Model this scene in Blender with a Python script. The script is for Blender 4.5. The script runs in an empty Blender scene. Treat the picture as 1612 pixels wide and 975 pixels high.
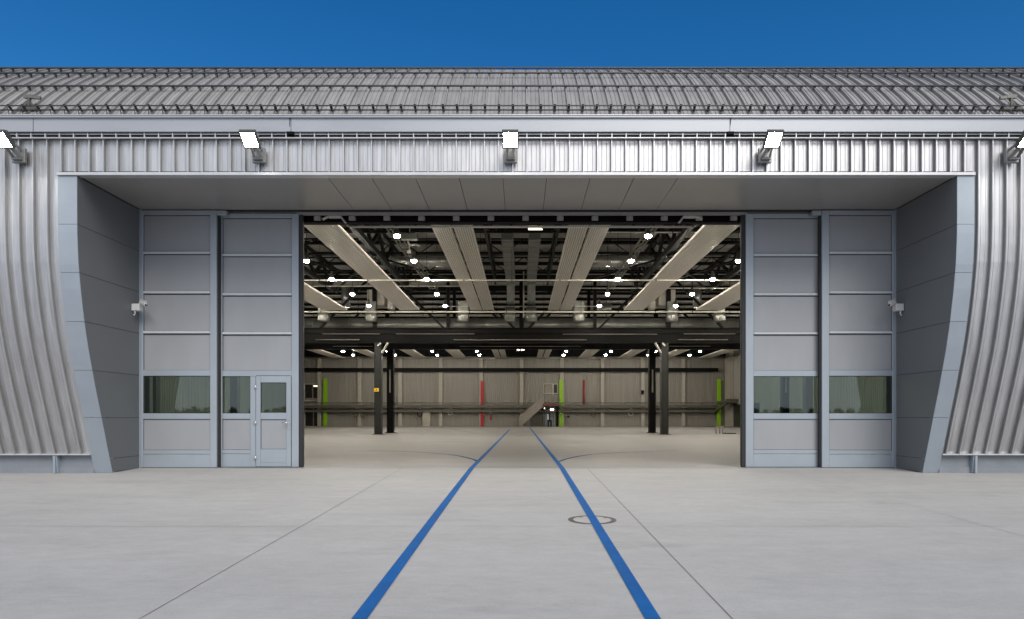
import bpy, bmesh, math, random
from mathutils import Vector, Matrix
random.seed(7)
SC = bpy.context.scene
COL = SC.collection
F = 1040.0                                   # focal length in photo pixels, used to turn measurements into metres
def X(px, Y): return (px - 821.0) * Y / F
def Z(py, Y): return 1.22 + (656.0 - py) * Y / F

# ------------------------------------------------------------------ materials
def new_mat(name):
    m = bpy.data.materials.new(name); m.use_nodes = True
    nt = m.node_tree
    return m, nt, nt.nodes['Principled BSDF']
def node(nt, typ, **kw):
    n = nt.nodes.new(typ)
    for k, v in kw.items(): setattr(n, k, v)
    return n
def paint(name, col, rough=0.5, metal=0.0, var=0.12, scale=(1, 1, 1), nscale=3.0, bump=0.0, detail=6, rvar=0.1, spec=0.5):
    """painted or bare surface whose colour and gloss wander a little"""
    m, nt, b = new_mat(name)
    tc = node(nt, 'ShaderNodeTexCoord'); mp = node(nt, 'ShaderNodeMapping'); mp.inputs['Scale'].default_value = scale
    nz = node(nt, 'ShaderNodeTexNoise'); nz.inputs['Scale'].default_value = nscale; nz.inputs['Detail'].default_value = detail
    nz.inputs['Roughness'].default_value = 0.6
    nt.links.new(tc.outputs['Object'], mp.inputs['Vector']); nt.links.new(mp.outputs['Vector'], nz.inputs['Vector'])
    cr = node(nt, 'ShaderNodeValToRGB'); cr.color_ramp.elements[0].position = 0.28; cr.color_ramp.elements[1].position = 0.72
    cr.color_ramp.elements[0].color = (*[c * (1 - var) for c in col], 1)
    cr.color_ramp.elements[1].color = (*[min(1, c * (1 + var)) for c in col], 1)
    nt.links.new(nz.outputs['Fac'], cr.inputs['Fac']); nt.links.new(cr.outputs['Color'], b.inputs['Base Color'])
    mr = node(nt, 'ShaderNodeMapRange'); mr.inputs['To Min'].default_value = max(0.02, rough - rvar); mr.inputs['To Max'].default_value = min(1, rough + rvar)
    nt.links.new(nz.outputs['Fac'], mr.inputs['Value']); nt.links.new(mr.outputs['Result'], b.inputs['Roughness'])
    b.inputs['Metallic'].default_value = metal; b.inputs['Specular IOR Level'].default_value = spec
    if bump:
        bp = node(nt, 'ShaderNodeBump'); bp.inputs['Strength'].default_value = bump; bp.inputs['Distance'].default_value = 0.02
        nt.links.new(nz.outputs['Fac'], bp.inputs['Height']); nt.links.new(bp.outputs['Normal'], b.inputs['Normal'])
    return m
def glow(name, col, strength):
    m, nt, b = new_mat(name)
    b.inputs['Base Color'].default_value = (0.8, 0.8, 0.8, 1)
    b.inputs['Emission Color'].default_value = (*col, 1); b.inputs['Emission Strength'].default_value = strength
    return m
def glass(name, tint, refl=1.0):
    m = bpy.data.materials.new(name); m.use_nodes = True; nt = m.node_tree
    for n in list(nt.nodes):
        if n.type != 'OUTPUT_MATERIAL': nt.nodes.remove(n)
    out = [n for n in nt.nodes if n.type == 'OUTPUT_MATERIAL'][0]
    tr = node(nt, 'ShaderNodeBsdfTransparent'); tr.inputs['Color'].default_value = (*tint, 1)
    gl = node(nt, 'ShaderNodeBsdfGlossy'); gl.inputs['Roughness'].default_value = 0.02
    fr = node(nt, 'ShaderNodeFresnel'); fr.inputs['IOR'].default_value = 1.55
    ml = node(nt, 'ShaderNodeMath', operation='MULTIPLY'); ml.inputs[1].default_value = refl
    mx = node(nt, 'ShaderNodeMixShader')
    nt.links.new(fr.outputs['Fac'], ml.inputs[0]); nt.links.new(ml.outputs[0], mx.inputs['Fac'])
    nt.links.new(tr.outputs[0], mx.inputs[1]); nt.links.new(gl.outputs[0], mx.inputs[2]); nt.links.new(mx.outputs[0], out.inputs['Surface'])
    return m
def concrete(name, dark, light, blotch=(0.45, 1.0, 1), rough=0.75, spec=0.3, stain=0.16):
    """large faint blotches drawn out along x, mid-size mottling, fine grain and thin trowel marks"""
    m, nt, b = new_mat(name)
    tc = node(nt, 'ShaderNodeTexCoord')
    def noise(sc, mapscale, det=5, rgh=0.55, off=0):
        mp = node(nt, 'ShaderNodeMapping'); mp.inputs['Scale'].default_value = mapscale; mp.inputs['Location'].default_value = (off, off * 2, off)
        n = node(nt, 'ShaderNodeTexNoise'); n.inputs['Scale'].default_value = sc; n.inputs['Detail'].default_value = det; n.inputs['Roughness'].default_value = rgh
        nt.links.new(tc.outputs['Object'], mp.inputs['Vector']); nt.links.new(mp.outputs['Vector'], n.inputs['Vector']); return n
    a = noise(0.55, blotch, 8, 0.66); c = noise(4.6, (0.7, 1.2, 1), 10, 0.76, 3.1); d = noise(45, (1, 1, 1), 4, 0.7, 7.0); e = noise(1.5, (0.3, 1.8, 1), 6, 0.66, 11)
    def ma(op, x, y):
        n = node(nt, 'ShaderNodeMath', operation=op)
        for i, v in enumerate((x, y)):
            if isinstance(v, (int, float)): n.inputs[i].default_value = v
            else: nt.links.new(v, n.inputs[i])
        return n.outputs[0]
    s = ma('ADD', ma('ADD', ma('MULTIPLY', a.outputs['Fac'], 0.28), ma('MULTIPLY', c.outputs['Fac'], 0.36)), ma('ADD', ma('MULTIPLY', d.outputs['Fac'], 0.22), ma('MULTIPLY', e.outputs['Fac'], 0.14)))
    cr = node(nt, 'ShaderNodeValToRGB'); cr.color_ramp.elements[0].position = 0.36; cr.color_ramp.elements[1].position = 0.64
    cr.color_ramp.elements[0].color = (*dark, 1); cr.color_ramp.elements[1].color = (*light, 1)
    nt.links.new(s, cr.inputs['Fac'])
    # sparse darker stains
    st = noise(0.9, (0.5, 1.6, 1), 8, 0.7, 21)
    sr = node(nt, 'ShaderNodeMapRange'); sr.inputs['From Min'].default_value = 0.56; sr.inputs['From Max'].default_value = 0.74; sr.inputs['To Min'].default_value = 1.0; sr.inputs['To Max'].default_value = 1 - stain
    nt.links.new(st.outputs['Fac'], sr.inputs['Value'])
    mx = node(nt, 'ShaderNodeVectorMath', operation='SCALE')
    nt.links.new(cr.outputs['Color'], mx.inputs[0]); nt.links.new(sr.outputs['Result'], mx.inputs['Scale'])
    nt.links.new(mx.outputs['Vector'], b.inputs['Base Color'])
    mr = node(nt, 'ShaderNodeMapRange'); mr.inputs['To Min'].default_value = rough - 0.12; mr.inputs['To Max'].default_value = rough + 0.12
    nt.links.new(c.outputs['Fac'], mr.inputs['Value']); nt.links.new(mr.outputs['Result'], b.inputs['Roughness'])
    b.inputs['Specular IOR Level'].default_value = spec
    bp = node(nt, 'ShaderNodeBump'); bp.inputs['Strength'].default_value = 0.25; bp.inputs['Distance'].default_value = 0.01
    nt.links.new(s, bp.inputs['Height']); nt.links.new(bp.outputs['Normal'], b.inputs['Normal'])
    return m

M = {}
M['alu'] = paint('mill_aluminium', (0.585, 0.592, 0.612), 0.42, 0.82, 0.18, (6, 1, 0.5), 1.6, 0.05, rvar=0.10)
M['roof'] = paint('weathered_roof_aluminium', (0.35, 0.342, 0.335), 0.55, 0.25, 0.16, (5, 0.6, 0.6), 1.5, 0.05)
M['seam_side'] = paint('shaded_seam_side', (0.33, 0.327, 0.32), 0.5, 0.35, 0.15)  # shade on the rib sides, painted as a darker colour
M['roof_seam'] = paint('shaded_roof_seam', (0.29, 0.284, 0.28), 0.6, 0.2, 0.15)  # same painted shade for the sides of the roof ribs
M['guard'] = paint('galvanised_guard', (0.085, 0.085, 0.085), 0.45, 0.4, 0.15)
M['gutter'] = paint('gutter_sheet', (0.40, 0.42, 0.46), 0.42, 0.4, 0.06, (0.4, 1, 1.5), 1.4)
M['trim'] = paint('blue_grey_trim', (0.33, 0.38, 0.44), 0.42, 0.2, 0.05, (1, 1, 1), 2.0)
M['flash'] = paint('bright_flashing', (0.62, 0.63, 0.65), 0.4, 0.5, 0.06)
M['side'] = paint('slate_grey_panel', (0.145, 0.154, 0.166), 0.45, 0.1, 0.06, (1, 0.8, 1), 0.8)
M['soffit'] = paint('soffit_panel', (0.36, 0.352, 0.34), 0.38, 0.3, 0.06, (0.6, 1, 1), 1.2)
M['plinth'] = paint('plinth_sheet', (0.25, 0.275, 0.31), 0.5, 0.2, 0.1)
M['frame'] = paint('blue_grey_door_frame', (0.37, 0.42, 0.475), 0.38, 0.25, 0.05, (1, 1, 0.6), 2.0)
M['panel'] = paint('grey_door_panel', (0.335, 0.35, 0.375), 0.5, 0.1, 0.055, (1, 1, 0.4), 1.1, 0.12, 3)
M['rail'] = paint('highlit_door_rail', (0.58, 0.62, 0.67), 0.58, 0.05, 0.05)  # paler than the frame, highlights on the rails put into the colour
M['rubber'] = paint('black_rubber', (0.02, 0.021, 0.023), 0.6)
M['gap'] = paint('joint_shadow', (0.03, 0.03, 0.032), 0.8)
M['black'] = paint('black_steel', (0.0045, 0.0048, 0.0043), 0.55, 0.0, 0.25, spec=0.10)
M['column'] = paint('dark_green_grey_steel', (0.012, 0.013, 0.0112), 0.5, 0.0, 0.2, (1, 1, 0.3))
M['deck'] = paint('ceiling_deck', (0.27, 0.262, 0.235), 0.6, 0.1, 0.25, (0.4, 1.5, 1), 1.1)
M['duct'] = paint('galvanised_duct', (0.34, 0.34, 0.32), 0.33, 0.85, 0.2, (2, 1, 1), 2.5)
M['duct_dark'] = paint('dull_duct', (0.17, 0.175, 0.155), 0.4, 0.5, 0.2)
M['radiant'] = paint('radiant_panel_enamel', (0.84, 0.80, 0.73), 0.32, 0.0, 0.06, (3, 0.3, 1), 2.0)
M['groove'] = paint('panel_groove', (0.40, 0.375, 0.33), 0.6)
M['pipe'] = paint('pale_lit_flange', (0.62, 0.60, 0.52), 0.35, 0.3, 0.1)
M['wall'] = paint('beige_sheet_wall', (0.292, 0.277, 0.246), 0.5, 0.15, 0.16, (2.6, 1, 0.10), 1.6)
M['pilaster'] = paint('pale_pilaster', (0.42, 0.395, 0.34), 0.5, 0.0, 0.1)
M['ledge'] = paint('dull_cable_tray', (0.13, 0.125, 0.105), 0.5, 0.3, 0.2)
M['green'] = paint('lime_green_paint', (0.27, 0.56, 0.004), 0.45, 0.0, 0.08)
M['red'] = paint('signal_red_paint', (0.42, 0.014, 0.018), 0.45, 0.0, 0.08)
M['maroon'] = paint('maroon_paint', (0.16, 0.045, 0.04), 0.5)
M['dark_room'] = paint('dark_opening', (0.012, 0.012, 0.011), 0.3)
M['white'] = paint('white_plastic', (0.62, 0.63, 0.65), 0.45, 0.0, 0.05)
M['offwhite'] = paint('off_white_enamel', (0.55, 0.53, 0.47), 0.5, 0.0, 0.05)
M['steel'] = paint('stair_steel', (0.27, 0.25, 0.215), 0.45, 0.3, 0.15)
M['stainless'] = paint('handle_steel', (0.7, 0.7, 0.72), 0.25, 0.9, 0.05)
M['lamp_body'] = paint('floodlight_body', (0.10, 0.105, 0.09), 0.45, 0.3, 0.1)
M['lamp_arm'] = paint('floodlight_bracket', (0.30, 0.305, 0.30), 0.4, 0.6, 0.1)
M['flood'] = glow('floodlight_glow', (1.0, 0.96, 0.86), 160.0)
M['bay'] = glow('bay_lamp_glow', (1.0, 0.92, 0.80), 640.0)
M['bay_far'] = glow('bay_lamp_glow_rear', (1.0, 0.92, 0.80), 380.0)
M['tube'] = glow('tube_glow', (1.0, 0.85, 0.6), 2.2)
M['small'] = glow('small_lamp_glow', (1.0, 0.93, 0.75), 12.0)
M['yellow'] = paint('yellow_sign', (0.85, 0.62, 0.02), 0.5)
M['iron'] = paint('cast_iron', (0.085, 0.075, 0.07), 0.6, 0.4, 0.35, (1, 1, 1), 14, 0.2)
M['seam'] = paint('joint_seal', (0.17, 0.165, 0.155), 0.85, 0.0, 0.25, (1, 1, 1), 4)
M['faint'] = paint('faint_joint_seal', (0.33, 0.325, 0.315), 0.85, 0.0, 0.2, (1, 1, 1), 3)
def worn(name, col, under, amount):
    m = paint(name, col, 0.75, 0, 0.22, (1, 1, 1), 3.0, 0.1, 8, spec=0.1); nt = m.node_tree; b = nt.nodes['Principled BSDF']
    src = b.inputs['Base Color'].links[0].from_socket
    tc = node(nt, 'ShaderNodeTexCoord'); n = node(nt, 'ShaderNodeTexNoise'); n.inputs['Scale'].default_value = 9; n.inputs['Detail'].default_value = 10; n.inputs['Roughness'].default_value = 0.75
    mp = node(nt, 'ShaderNodeMapping'); mp.inputs['Scale'].default_value = (1.6, 0.7, 1); nt.links.new(tc.outputs['Object'], mp.inputs['Vector']); nt.links.new(mp.outputs['Vector'], n.inputs['Vector'])
    r = node(nt, 'ShaderNodeMapRange'); r.inputs['From Min'].default_value = 0.56; r.inputs['From Max'].default_value = 0.72; r.inputs['To Max'].default_value = amount
    nt.links.new(n.outputs['Fac'], r.inputs['Value'])
    mx = node(nt, 'ShaderNodeMix'); mx.data_type = 'RGBA'; nt.links.new(r.outputs['Result'], mx.inputs[0]); nt.links.new(src, mx.inputs[6]); mx.inputs[7].default_value = (*under, 1)
    nt.links.new(mx.outputs[2], b.inputs['Base Color']); return m
M['blue'] = worn('blue_line_paint', (0.004, 0.096, 0.31), (0.16, 0.24, 0.33), 0.20)
M['blue_worn'] = worn('worn_blue_line_paint', (0.022, 0.06, 0.16), (0.22, 0.22, 0.22), 0.4)
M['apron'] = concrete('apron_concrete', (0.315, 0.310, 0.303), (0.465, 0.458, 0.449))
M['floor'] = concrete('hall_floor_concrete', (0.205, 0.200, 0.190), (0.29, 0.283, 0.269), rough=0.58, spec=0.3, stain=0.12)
M['lid'] = concrete('lid_concrete', (0.35, 0.34, 0.33), (0.45, 0.44, 0.425))
M['ground'] = paint('field_ground', (0.075, 0.085, 0.05), 0.9, 0, 0.4, (0.05, 0.05, 1), 3.0)
M['glass'] = glass('greenish_glass', (0.66, 0.77, 0.71), 1.8)
M['glass_dark'] = glass('dark_glass', (0.12, 0.14, 0.11), 1.4)

# ------------------------------------------------------------------ mesh building
class MB:
    def __init__(s): s.bm = bmesh.new(); s.smooth = False
    def face(s, pts):
        try: return s.bm.faces.new([s.bm.verts.new(p) for p in pts])
        except ValueError: return None
    def box(s, x0, x1, y0, y1, z0, z1, bevel=0.0):
        t = bmesh.new(); bmesh.ops.create_cube(t, size=1.0)
        for v in t.verts: v.co = Vector(((x0 + x1) / 2 + v.co.x * (x1 - x0), (y0 + y1) / 2 + v.co.y * (y1 - y0), (z0 + z1) / 2 + v.co.z * (z1 - z0)))
        if bevel: bmesh.ops.bevel(t, geom=t.edges[:], offset=bevel, segments=1, affect='EDGES')
        s.add(t); return s
    def add(s, t, mtx=None):
        if mtx is not None: bmesh.ops.transform(t, matrix=mtx, verts=t.verts)
        me = bpy.data.meshes.new('tmp'); t.to_mesh(me); t.free(); s.bm.from_mesh(me); bpy.data.meshes.remove(me); return s
    def bar(s, a, b, w, h=None, bevel=0.0):
        """square bar from a to b"""
        a, b = Vector(a), Vector(b); h = h or w; d = b - a; L = d.length
        t = bmesh.new(); bmesh.ops.create_cube(t, size=1.0)
        for v in t.verts: v.co = Vector((v.co.x * w, v.co.y * h, v.co.z * L))
        if bevel: bmesh.ops.bevel(t, geom=t.edges[:], offset=bevel, segments=1, affect='EDGES')
        q = d.to_track_quat('Z', 'Y')
        return s.add(t, Matrix.Translation((a + b) / 2) @ q.to_matrix().to_4x4())
    def tube(s, a, b, r, seg=10, r2=None):
        a, b = Vector(a), Vector(b); d = b - a
        t = bmesh.new(); bmesh.ops.create_cone(t, cap_ends=True, segments=seg, radius1=r, radius2=r if r2 is None else r2, depth=d.length)
        for f in t.faces: f.smooth = len(f.verts) == 4
        q = d.to_track_quat('Z', 'Y')
        return s.add(t, Matrix.Translation((a + b) / 2) @ q.to_matrix().to_4x4())
    def poly(s, pts, r, seg=8):
        for a, b in zip(pts, pts[1:]): s.tube(a, b, r, seg)
        return s
    def lathe(s, prof, c, seg=20, axis='Z'):
        rows = []
        for r, z in prof:
            row = []
            for k in range(seg):
                a = 2 * math.pi * k / seg
                row.append(s.bm.verts.new((c[0] + r * math.cos(a), c[1] + r * math.sin(a), c[2] + z)))
            rows.append(row)
        for p, q in zip(rows, rows[1:]):
            for k in range(seg):
                f = s.bm.faces.new((p[k], p[(k + 1) % seg], q[(k + 1) % seg], q[k])); f.smooth = True
        for row, flip in ((rows[0], True), (rows[-1], False)):
            try: s.bm.faces.new(row[::-1] if flip else row)
            except ValueError: pass
        return s
    def prism(s, pts, x0, x1):
        """polygon of (y, z) points drawn out from x0 to x1"""
        a = [s.bm.verts.new((x0, y, z)) for y, z in pts]; b = [s.bm.verts.new((x1, y, z)) for y, z in pts]
        n = len(pts)
        s.bm.faces.new(a); s.bm.faces.new(b[::-1])
        for i in range(n): s.bm.faces.new((a[(i + 1) % n], a[i], b[i], b[(i + 1) % n]))
        return s
    def sheet(s, xs, path, normals):
        """cross section xs = [(x, height)] swept along path = [(y, z)] """
        rows = [[s.bm.verts.new((x, y + n[0] * h, z + n[1] * h)) for x, h in xs] for (y, z), n in zip(path, normals)]
        for p, q in zip(rows, rows[1:]):
            for k in range(len(xs) - 1):
                f = s.bm.faces.new((p[k], p[k + 1], q[k + 1], q[k]))
                if max(xs[k][1], xs[k + 1][1]) > 0.03 and abs(xs[k][1] - xs[k + 1][1]) > 0.02: f.material_index = 1  # steep rib sides take the painted shade
        return s
    def build(s, name, mat, parent=None, label=None, fix=True):
        if fix: bmesh.ops.recalc_face_normals(s.bm, faces=s.bm.faces)
        me = bpy.data.meshes.new(name); s.bm.to_mesh(me); s.bm.free()
        me.materials.append(mat)
        o = bpy.data.objects.new(name, me); COL.objects.link(o)
        if parent is not None:
            o.parent = parent
            p = parent; off = Vector((0, 0, 0)); rot = False
            while p is not None: off += Vector(p.location); p = p.parent
            me.transform(Matrix.Translation(-off))
        if label: o['label'] = label
        return o
def tag(o, label=None, cat=None, group=None, kind=None):
    for k, v in (('label', label), ('category', cat), ('group', group), ('kind', kind)):
        if v: o[k] = v
    return o
def empty(name, loc, label, cat, group=None):
    o = bpy.data.objects.new(name, None); COL.objects.link(o); o.location = loc; o.empty_display_size = 0.2
    return tag(o, label, cat, group)
def copy_tree(o, parent=None):
    c = o.copy(); COL.objects.link(c)
    if parent is not None: c.parent = parent
    for ch in list(o.children): copy_tree(ch, c)
    return c
def normals_of(path):
    out = []
    for i in range(len(path)):
        a = path[max(0, i - 1)]; b = path[min(len(path) - 1, i + 1)]
        d = Vector((b[0] - a[0], b[1] - a[1])).normalized(); out.append((-d.y, d.x))
    return out
ORD = ['first', 'second', 'third', 'fourth', 'fifth', 'sixth', 'seventh', 'eighth', 'ninth', 'tenth']

# ------------------------------------------------------------------ key dimensions
D = 15.66                                     # outer door leaves
XL, XR = -9.05, 8.87                          # recess side walls
TL, TR = -9.44, 9.22                          # outer edges of the trims
HL, HR = -28.0, 25.6                          # hall side walls
YB = 82.0                                     # rear wall
def slope(Y): return -0.39 + 0.025 * Y
# ------------------------------------------------------------------ ground
g = MB()
ys = [-700, -62, 15.6, 16.2, 700]; zs = [slope(-62) - 0.03, slope(-62) - 0.03, -0.03, -0.03, -0.03]
for i in range(4): g.face([(-900, ys[i], zs[i]), (900, ys[i], zs[i]), (900, ys[i + 1], zs[i + 1]), (-900, ys[i + 1], zs[i + 1])])
tag(g.build('ground', M['ground']), kind='structure')
a = MB()
a.face([(-70, -62, slope(-62)), (70, -62, slope(-62)), (70, 15.6, 0), (-70, 15.6, 0)])
tag(a.build('apron', M['apron'], fix=False), kind='structure')
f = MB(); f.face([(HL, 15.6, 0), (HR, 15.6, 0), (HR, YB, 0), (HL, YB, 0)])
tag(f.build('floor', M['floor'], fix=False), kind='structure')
def strip(mb, pts, w, lift, zf):
    L = []; R = []
    for i, p in enumerate(pts):
        a = Vector(pts[max(0, i - 1)]); b = Vector(pts[min(len(pts) - 1, i + 1)]); d = (b - a).normalized(); n = Vector((-d.y, d.x))
        ww = w[i] if isinstance(w, (list, tuple)) else w
        l = Vector(p) + n * ww / 2; r = Vector(p) - n * ww / 2
        L.append((l.x, l.y, zf(l.y) + lift)); R.append((r.x, r.y, zf(r.y) + lift))
    for i in range(len(pts) - 1): mb.face([R[i], R[i + 1], L[i + 1], L[i]])
zf = lambda y: slope(y) if y < 15.6 else 0.0
j = MB()
strip(j, [(1.55, -3), (1.552, 4), (1.548, 10), (1.555, 15.6)], 0.011, 0.003, zf)
strip(j, [(-2.81, -3), (-2.808, 5), (-2.812, 15.6)], 0.009, 0.003, zf)
tag(j.build('pavement_joint', M['seam'], fix=False), kind='structure')
j = MB()
for x in (5.93, -7.19, 10.3, -11.55): strip(j, [(x, -3), (x, 15.6)], 0.008, 0.003, zf)
for y in (8.41, 12.85): strip(j, [(-40, y), (40, y)], 0.010, 0.0035, zf)
for x in (-13, -5, 3, 11):
    strip(j, [(x, 15.6), (x, YB)], 0.01, 0.003, zf)
for y in (24, 32, 40, 48, 56, 64, 72): strip(j, [(HL, y), (HR, y)], 0.02, 0.0035, zf)
tag(j.build('pavement_joint', M['faint'], fix=False), kind='structure')
sill = MB(); sill.box(-9.0, 8.85, 15.62, 15.75, -0.05, 0.006)
tag(sill.build('threshold', M['plinth']), kind='structure')
for (xx, far, nm) in ((-1.19, 62.0, 'left'), (0.965, 76.0, 'right')):
    l = MB(); strip(l, [(xx, -3), (xx, 4), (xx, 10), (xx * 0.99, 15.6), (xx * 0.97, 30), (xx * 0.94, far)], [0.116] * 4 + [0.11, 0.10], 0.0075, zf)
    tag(l.build('lane_marking', M['blue'], fix=False), kind='structure')
for pts in ([(-1.16, 17.7), (-1.30, 18.5), (-1.53, 19.3), (-1.88, 20.3), (-2.31, 21.2), (-3.18, 22.26), (-4.37, 23.2), (-5.49, 23.6)],
            [(0.97, 17.7), (1.12, 18.3), (1.27, 18.9), (1.72, 20.2), (2.25, 21.3), (3.35, 22.3), (4.6, 23.2), (5.6, 23.7)]):
    l = MB(); strip(l, pts, [0.11, 0.11, 0.11, 0.11, 0.11, 0.10, 0.09, 0.06], 0.0045, zf)
    tag(l.build('lane_marking', M['blue_worn'], fix=False), kind='structure')
# manhole cover set flush in the apron
mc = (0.948, 8.87); mz = slope(mc[1])
mh = empty('manhole_cover', (mc[0], mc[1], mz), 'round iron rimmed manhole cover crossed by the right blue line', 'manhole cover')
def disc_ring(r0, r1, lift, n=48):
    m = MB()
    for k in range(n):
        a0, a1 = 2 * math.pi * k / n, 2 * math.pi * (k + 1) / n
        P = lambda r, t: (mc[0] + r * math.cos(t), mc[1] + r * math.sin(t), slope(mc[1] + r * math.sin(t)) + lift)
        if r0 == 0: m.face([P(0, 0), P(r1, a0), P(r1, a1)])
        else: m.face([P(r0, a0), P(r1, a0), P(r1, a1), P(r0, a1)])
    return m
disc_ring(0.255, 0.325, 0.0048).build('frame', M['iron'], mh, fix=False)
lidm = disc_ring(0, 0.252, 0.0040).build('lid', M['lid'], mh, fix=False)
for t in (0.6, 2.2):
    hk = MB(); hk.face([(mc[0] + math.cos(t) * 0.23 + dx, mc[1] + math.sin(t) * 0.23 + dy, slope(mc[1] + math.sin(t) * .23 + dy) + 0.0056) for dx, dy in ((-.03, -.02), (.03, -.02), (.03, .02), (-.03, .02))])
    hk.build('keyhole', M['iron'], lidm, fix=False)

# ------------------------------------------------------------------ hangar shell
H = empty('hangar', (0, 15.66, 0), 'large silver metal clad hangar with its wide sliding doors open', 'hangar')
FP = [(14.63, 0.0), (14.50, 0.40), (14.36, 0.85), (14.22, 1.30), (14.06, 1.80), (13.93, 2.25), (13.82, 2.63), (13.70, 3.15), (13.58, 3.81), (13.51, 4.35), (13.475, 4.92), (13.47, 5.5), (13.47, 6.13)]
def fy(z):
    for (y0, z0), (y1, z1) in zip(FP, FP[1:]):
        if z0 <= z <= z1: return y0 + (y1 - y0) * (z - z0) / (z1 - z0)
    return FP[-1][0] if z > 6 else FP[0][0]
PITCH = 0.287
def ribs(x0, x1, h=0.08, gh=0.006):
    xs = [(x0, 0.0)]
    k = math.ceil((x0 + 0.03 - 0.11) / PITCH)
    while True:
        c = k * PITCH + 0.11
        if c + 0.06 > x1: break
        xs += [(c - 0.013, 0), (c - 0.010, h * 0.75), (c - 0.015, h * 0.82), (c - 0.010, h), (c + 0.010, h), (c + 0.015, h * 0.82), (c + 0.010, h * 0.75), (c + 0.013, 0)]
        for q in (0.095, 0.192):
            if c + q + 0.02 < x1: xs += [(c + q - 0.009, 0), (c + q - 0.003, gh), (c + q + 0.003, gh), (c + q + 0.009, 0)]
        k += 1
    xs.append((x1, 0.0)); return xs
def wpath(z0, z1, back=0.03, n=18):
    return [(fy(z0 + (z1 - z0) * i / n) + back, z0 + (z1 - z0) * i / n) for i in range(n + 1)]
for (x0, x1) in ((-30, TL), (TR, 30)):
    w = MB(); p = wpath(0.40, 6.93); w.sheet(ribs(x0, x1), p, normals_of(p))
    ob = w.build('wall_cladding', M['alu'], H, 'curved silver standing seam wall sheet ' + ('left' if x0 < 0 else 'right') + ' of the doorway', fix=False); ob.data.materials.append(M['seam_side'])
    e = MB(); e.box(x0, x1, fy(0.4) - 0.05, fy(0.4) + 0.06, 0.375, 0.405)
    e.build('drip_edge', M['flash'], H)
    pl = MB(); pl.box(x0, x1, fy(0.4) + 0.10, fy(0.4) + 0.30, -0.12, 0.374)
    pl.box(x0, x1, fy(0.4) + 0.075, fy(0.4) + 0.098, -0.12, 0.10)
    pl.build('plinth', M['plinth'], H)
for bx in (X(87, 14.5), X(1535, 14.5), X(87, 14.5) - 6.2, X(1535, 14.5) + 6.2):
    b = MB(); yb = fy(0.4)
    b.prism([(yb - 0.02, 0.37), (yb + 0.08, 0.37), (yb + 0.13, -0.02), (yb + 0.03, -0.02)], bx - 0.05, bx + 0.05)
    b.box(bx - 0.02, bx + 0.02, yb - 0.04, yb + 0.02, -0.02, 0.36)
    b.build('base_bracket', M['trim'], H)
fa = MB(); p = [(13.50, 6.19), (13.50, 6.5), (13.50, 6.93)]; fa.sheet(ribs(TL + 0.002, TR - 0.002), p, normals_of(p))
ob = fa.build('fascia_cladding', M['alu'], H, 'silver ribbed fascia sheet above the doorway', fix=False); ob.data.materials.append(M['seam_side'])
# flashing under the fascia
b = MB(); b.box(TL - 0.005, TR + 0.005, 13.415, 13.60, 6.125, 6.188, 0.004); b.build('edge_flashing', M['flash'], H)
cap = MB(); cap.box(TL + .05, TR - .05, 13.422, 13.49, 6.189, 6.202); cap.build('rib_stop', M['black'], H)
# gutter band and lip
gu = MB(); gu.prism([(13.34, 6.975), (13.34, 7.24), (13.30, 7.245), (13.30, 7.285), (13.36, 7.29), (13.62, 7.29), (13.62, 6.975)], -30, 30)
gu.build('gutter', M['gutter'], H)
lip = MB(); lip.tube((-30, 13.30, 7.29), (30, 13.30, 7.29), 0.014, 8); lip.build('gutter_bead', M['flash'], H)
for px in (457, 1150, 50):
    gj = MB(); gj.box(X(px, 13.3) - 0.004, X(px, 13.3) + 0.004, 13.336, 13.345, 6.98, 7.24); gj.build('gutter_joint', M['gap'], H)
# twin conduits and their clips
cd = MB()
for z, y, r in ((6.945, 13.40, 0.016), (6.865, 13.39, 0.020)): cd.tube((-30, y, z), (30, y, z), r, 8)
cd.box(-30, 30, 13.45, 13.465, 6.88, 6.93)
for k in range(-104, 104): cd.box(k * PITCH + 0.10, k * PITCH + 0.12, 13.375, 13.45, 6.85, 6.965)
cd.build('conduit_or_highlight_tube', M['flash'], H)
cdg = MB(); cdg.box(-30, 30, 13.415, 13.44, 6.89, 6.928); cdg.build('conduit_gap', M['black'], H)
for px in (457, 1150):
    cx = X(px, 13.35); jb = MB(); jb.box(cx - 0.07, cx + 0.07, 13.335, 13.39, 6.91, 6.985, 0.01); jb.tube((cx - 0.02, 13.36, 6.96), (cx + 0.0, 13.32, 7.24), 0.006, 6)
    jb.build('junction_box', M['black'], H)
# roof : a tight arc rises from the gutter, a wider one carries on to the crown, then nearly flat to the rear
R1, R2, TB = 10.5, 18.0, math.radians(25)
def arc(a0): return (13.52 + R1 * math.sin(a0), 7.27 - R1 * math.cos(a0))
best = min((abs(max((c[1] + R1 * math.cos(t) - 1.22) / (c[0] - R1 * math.sin(t)) for t in [x * 0.01 for x in range(30, 110)]) - 0.5245), a0) for a0 in [math.radians(42 + 0.1 * i) for i in range(200)] for c in (arc(a0),))[1]
c1 = arc(best); cc = (c1[0] - (R1 - R2) * math.sin(TB), c1[1] + (R1 - R2) * math.cos(TB)); R = R2
def rp(t, h=0.0):
    c, r = (c1, R1) if t >= TB else (cc, R2)
    return (c[0] - (r + h) * math.sin(t), c[1] + (r + h) * math.cos(t))
rpath = [rp(best * (1 - i / 26.0)) for i in range(27)] + [(cc[0] + 20, cc[1] + R + 0.1), (YB + 1.5, cc[1] + R - 0.6)]
rf = MB(); rf.sheet(ribs(-30, 30, 0.060, 0.016), rpath, normals_of(rpath)); ob = rf.build('roof', M['roof'], H, 'curved grey standing seam roof', fix=False); ob.data.materials.append(M['roof_seam'])
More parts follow.
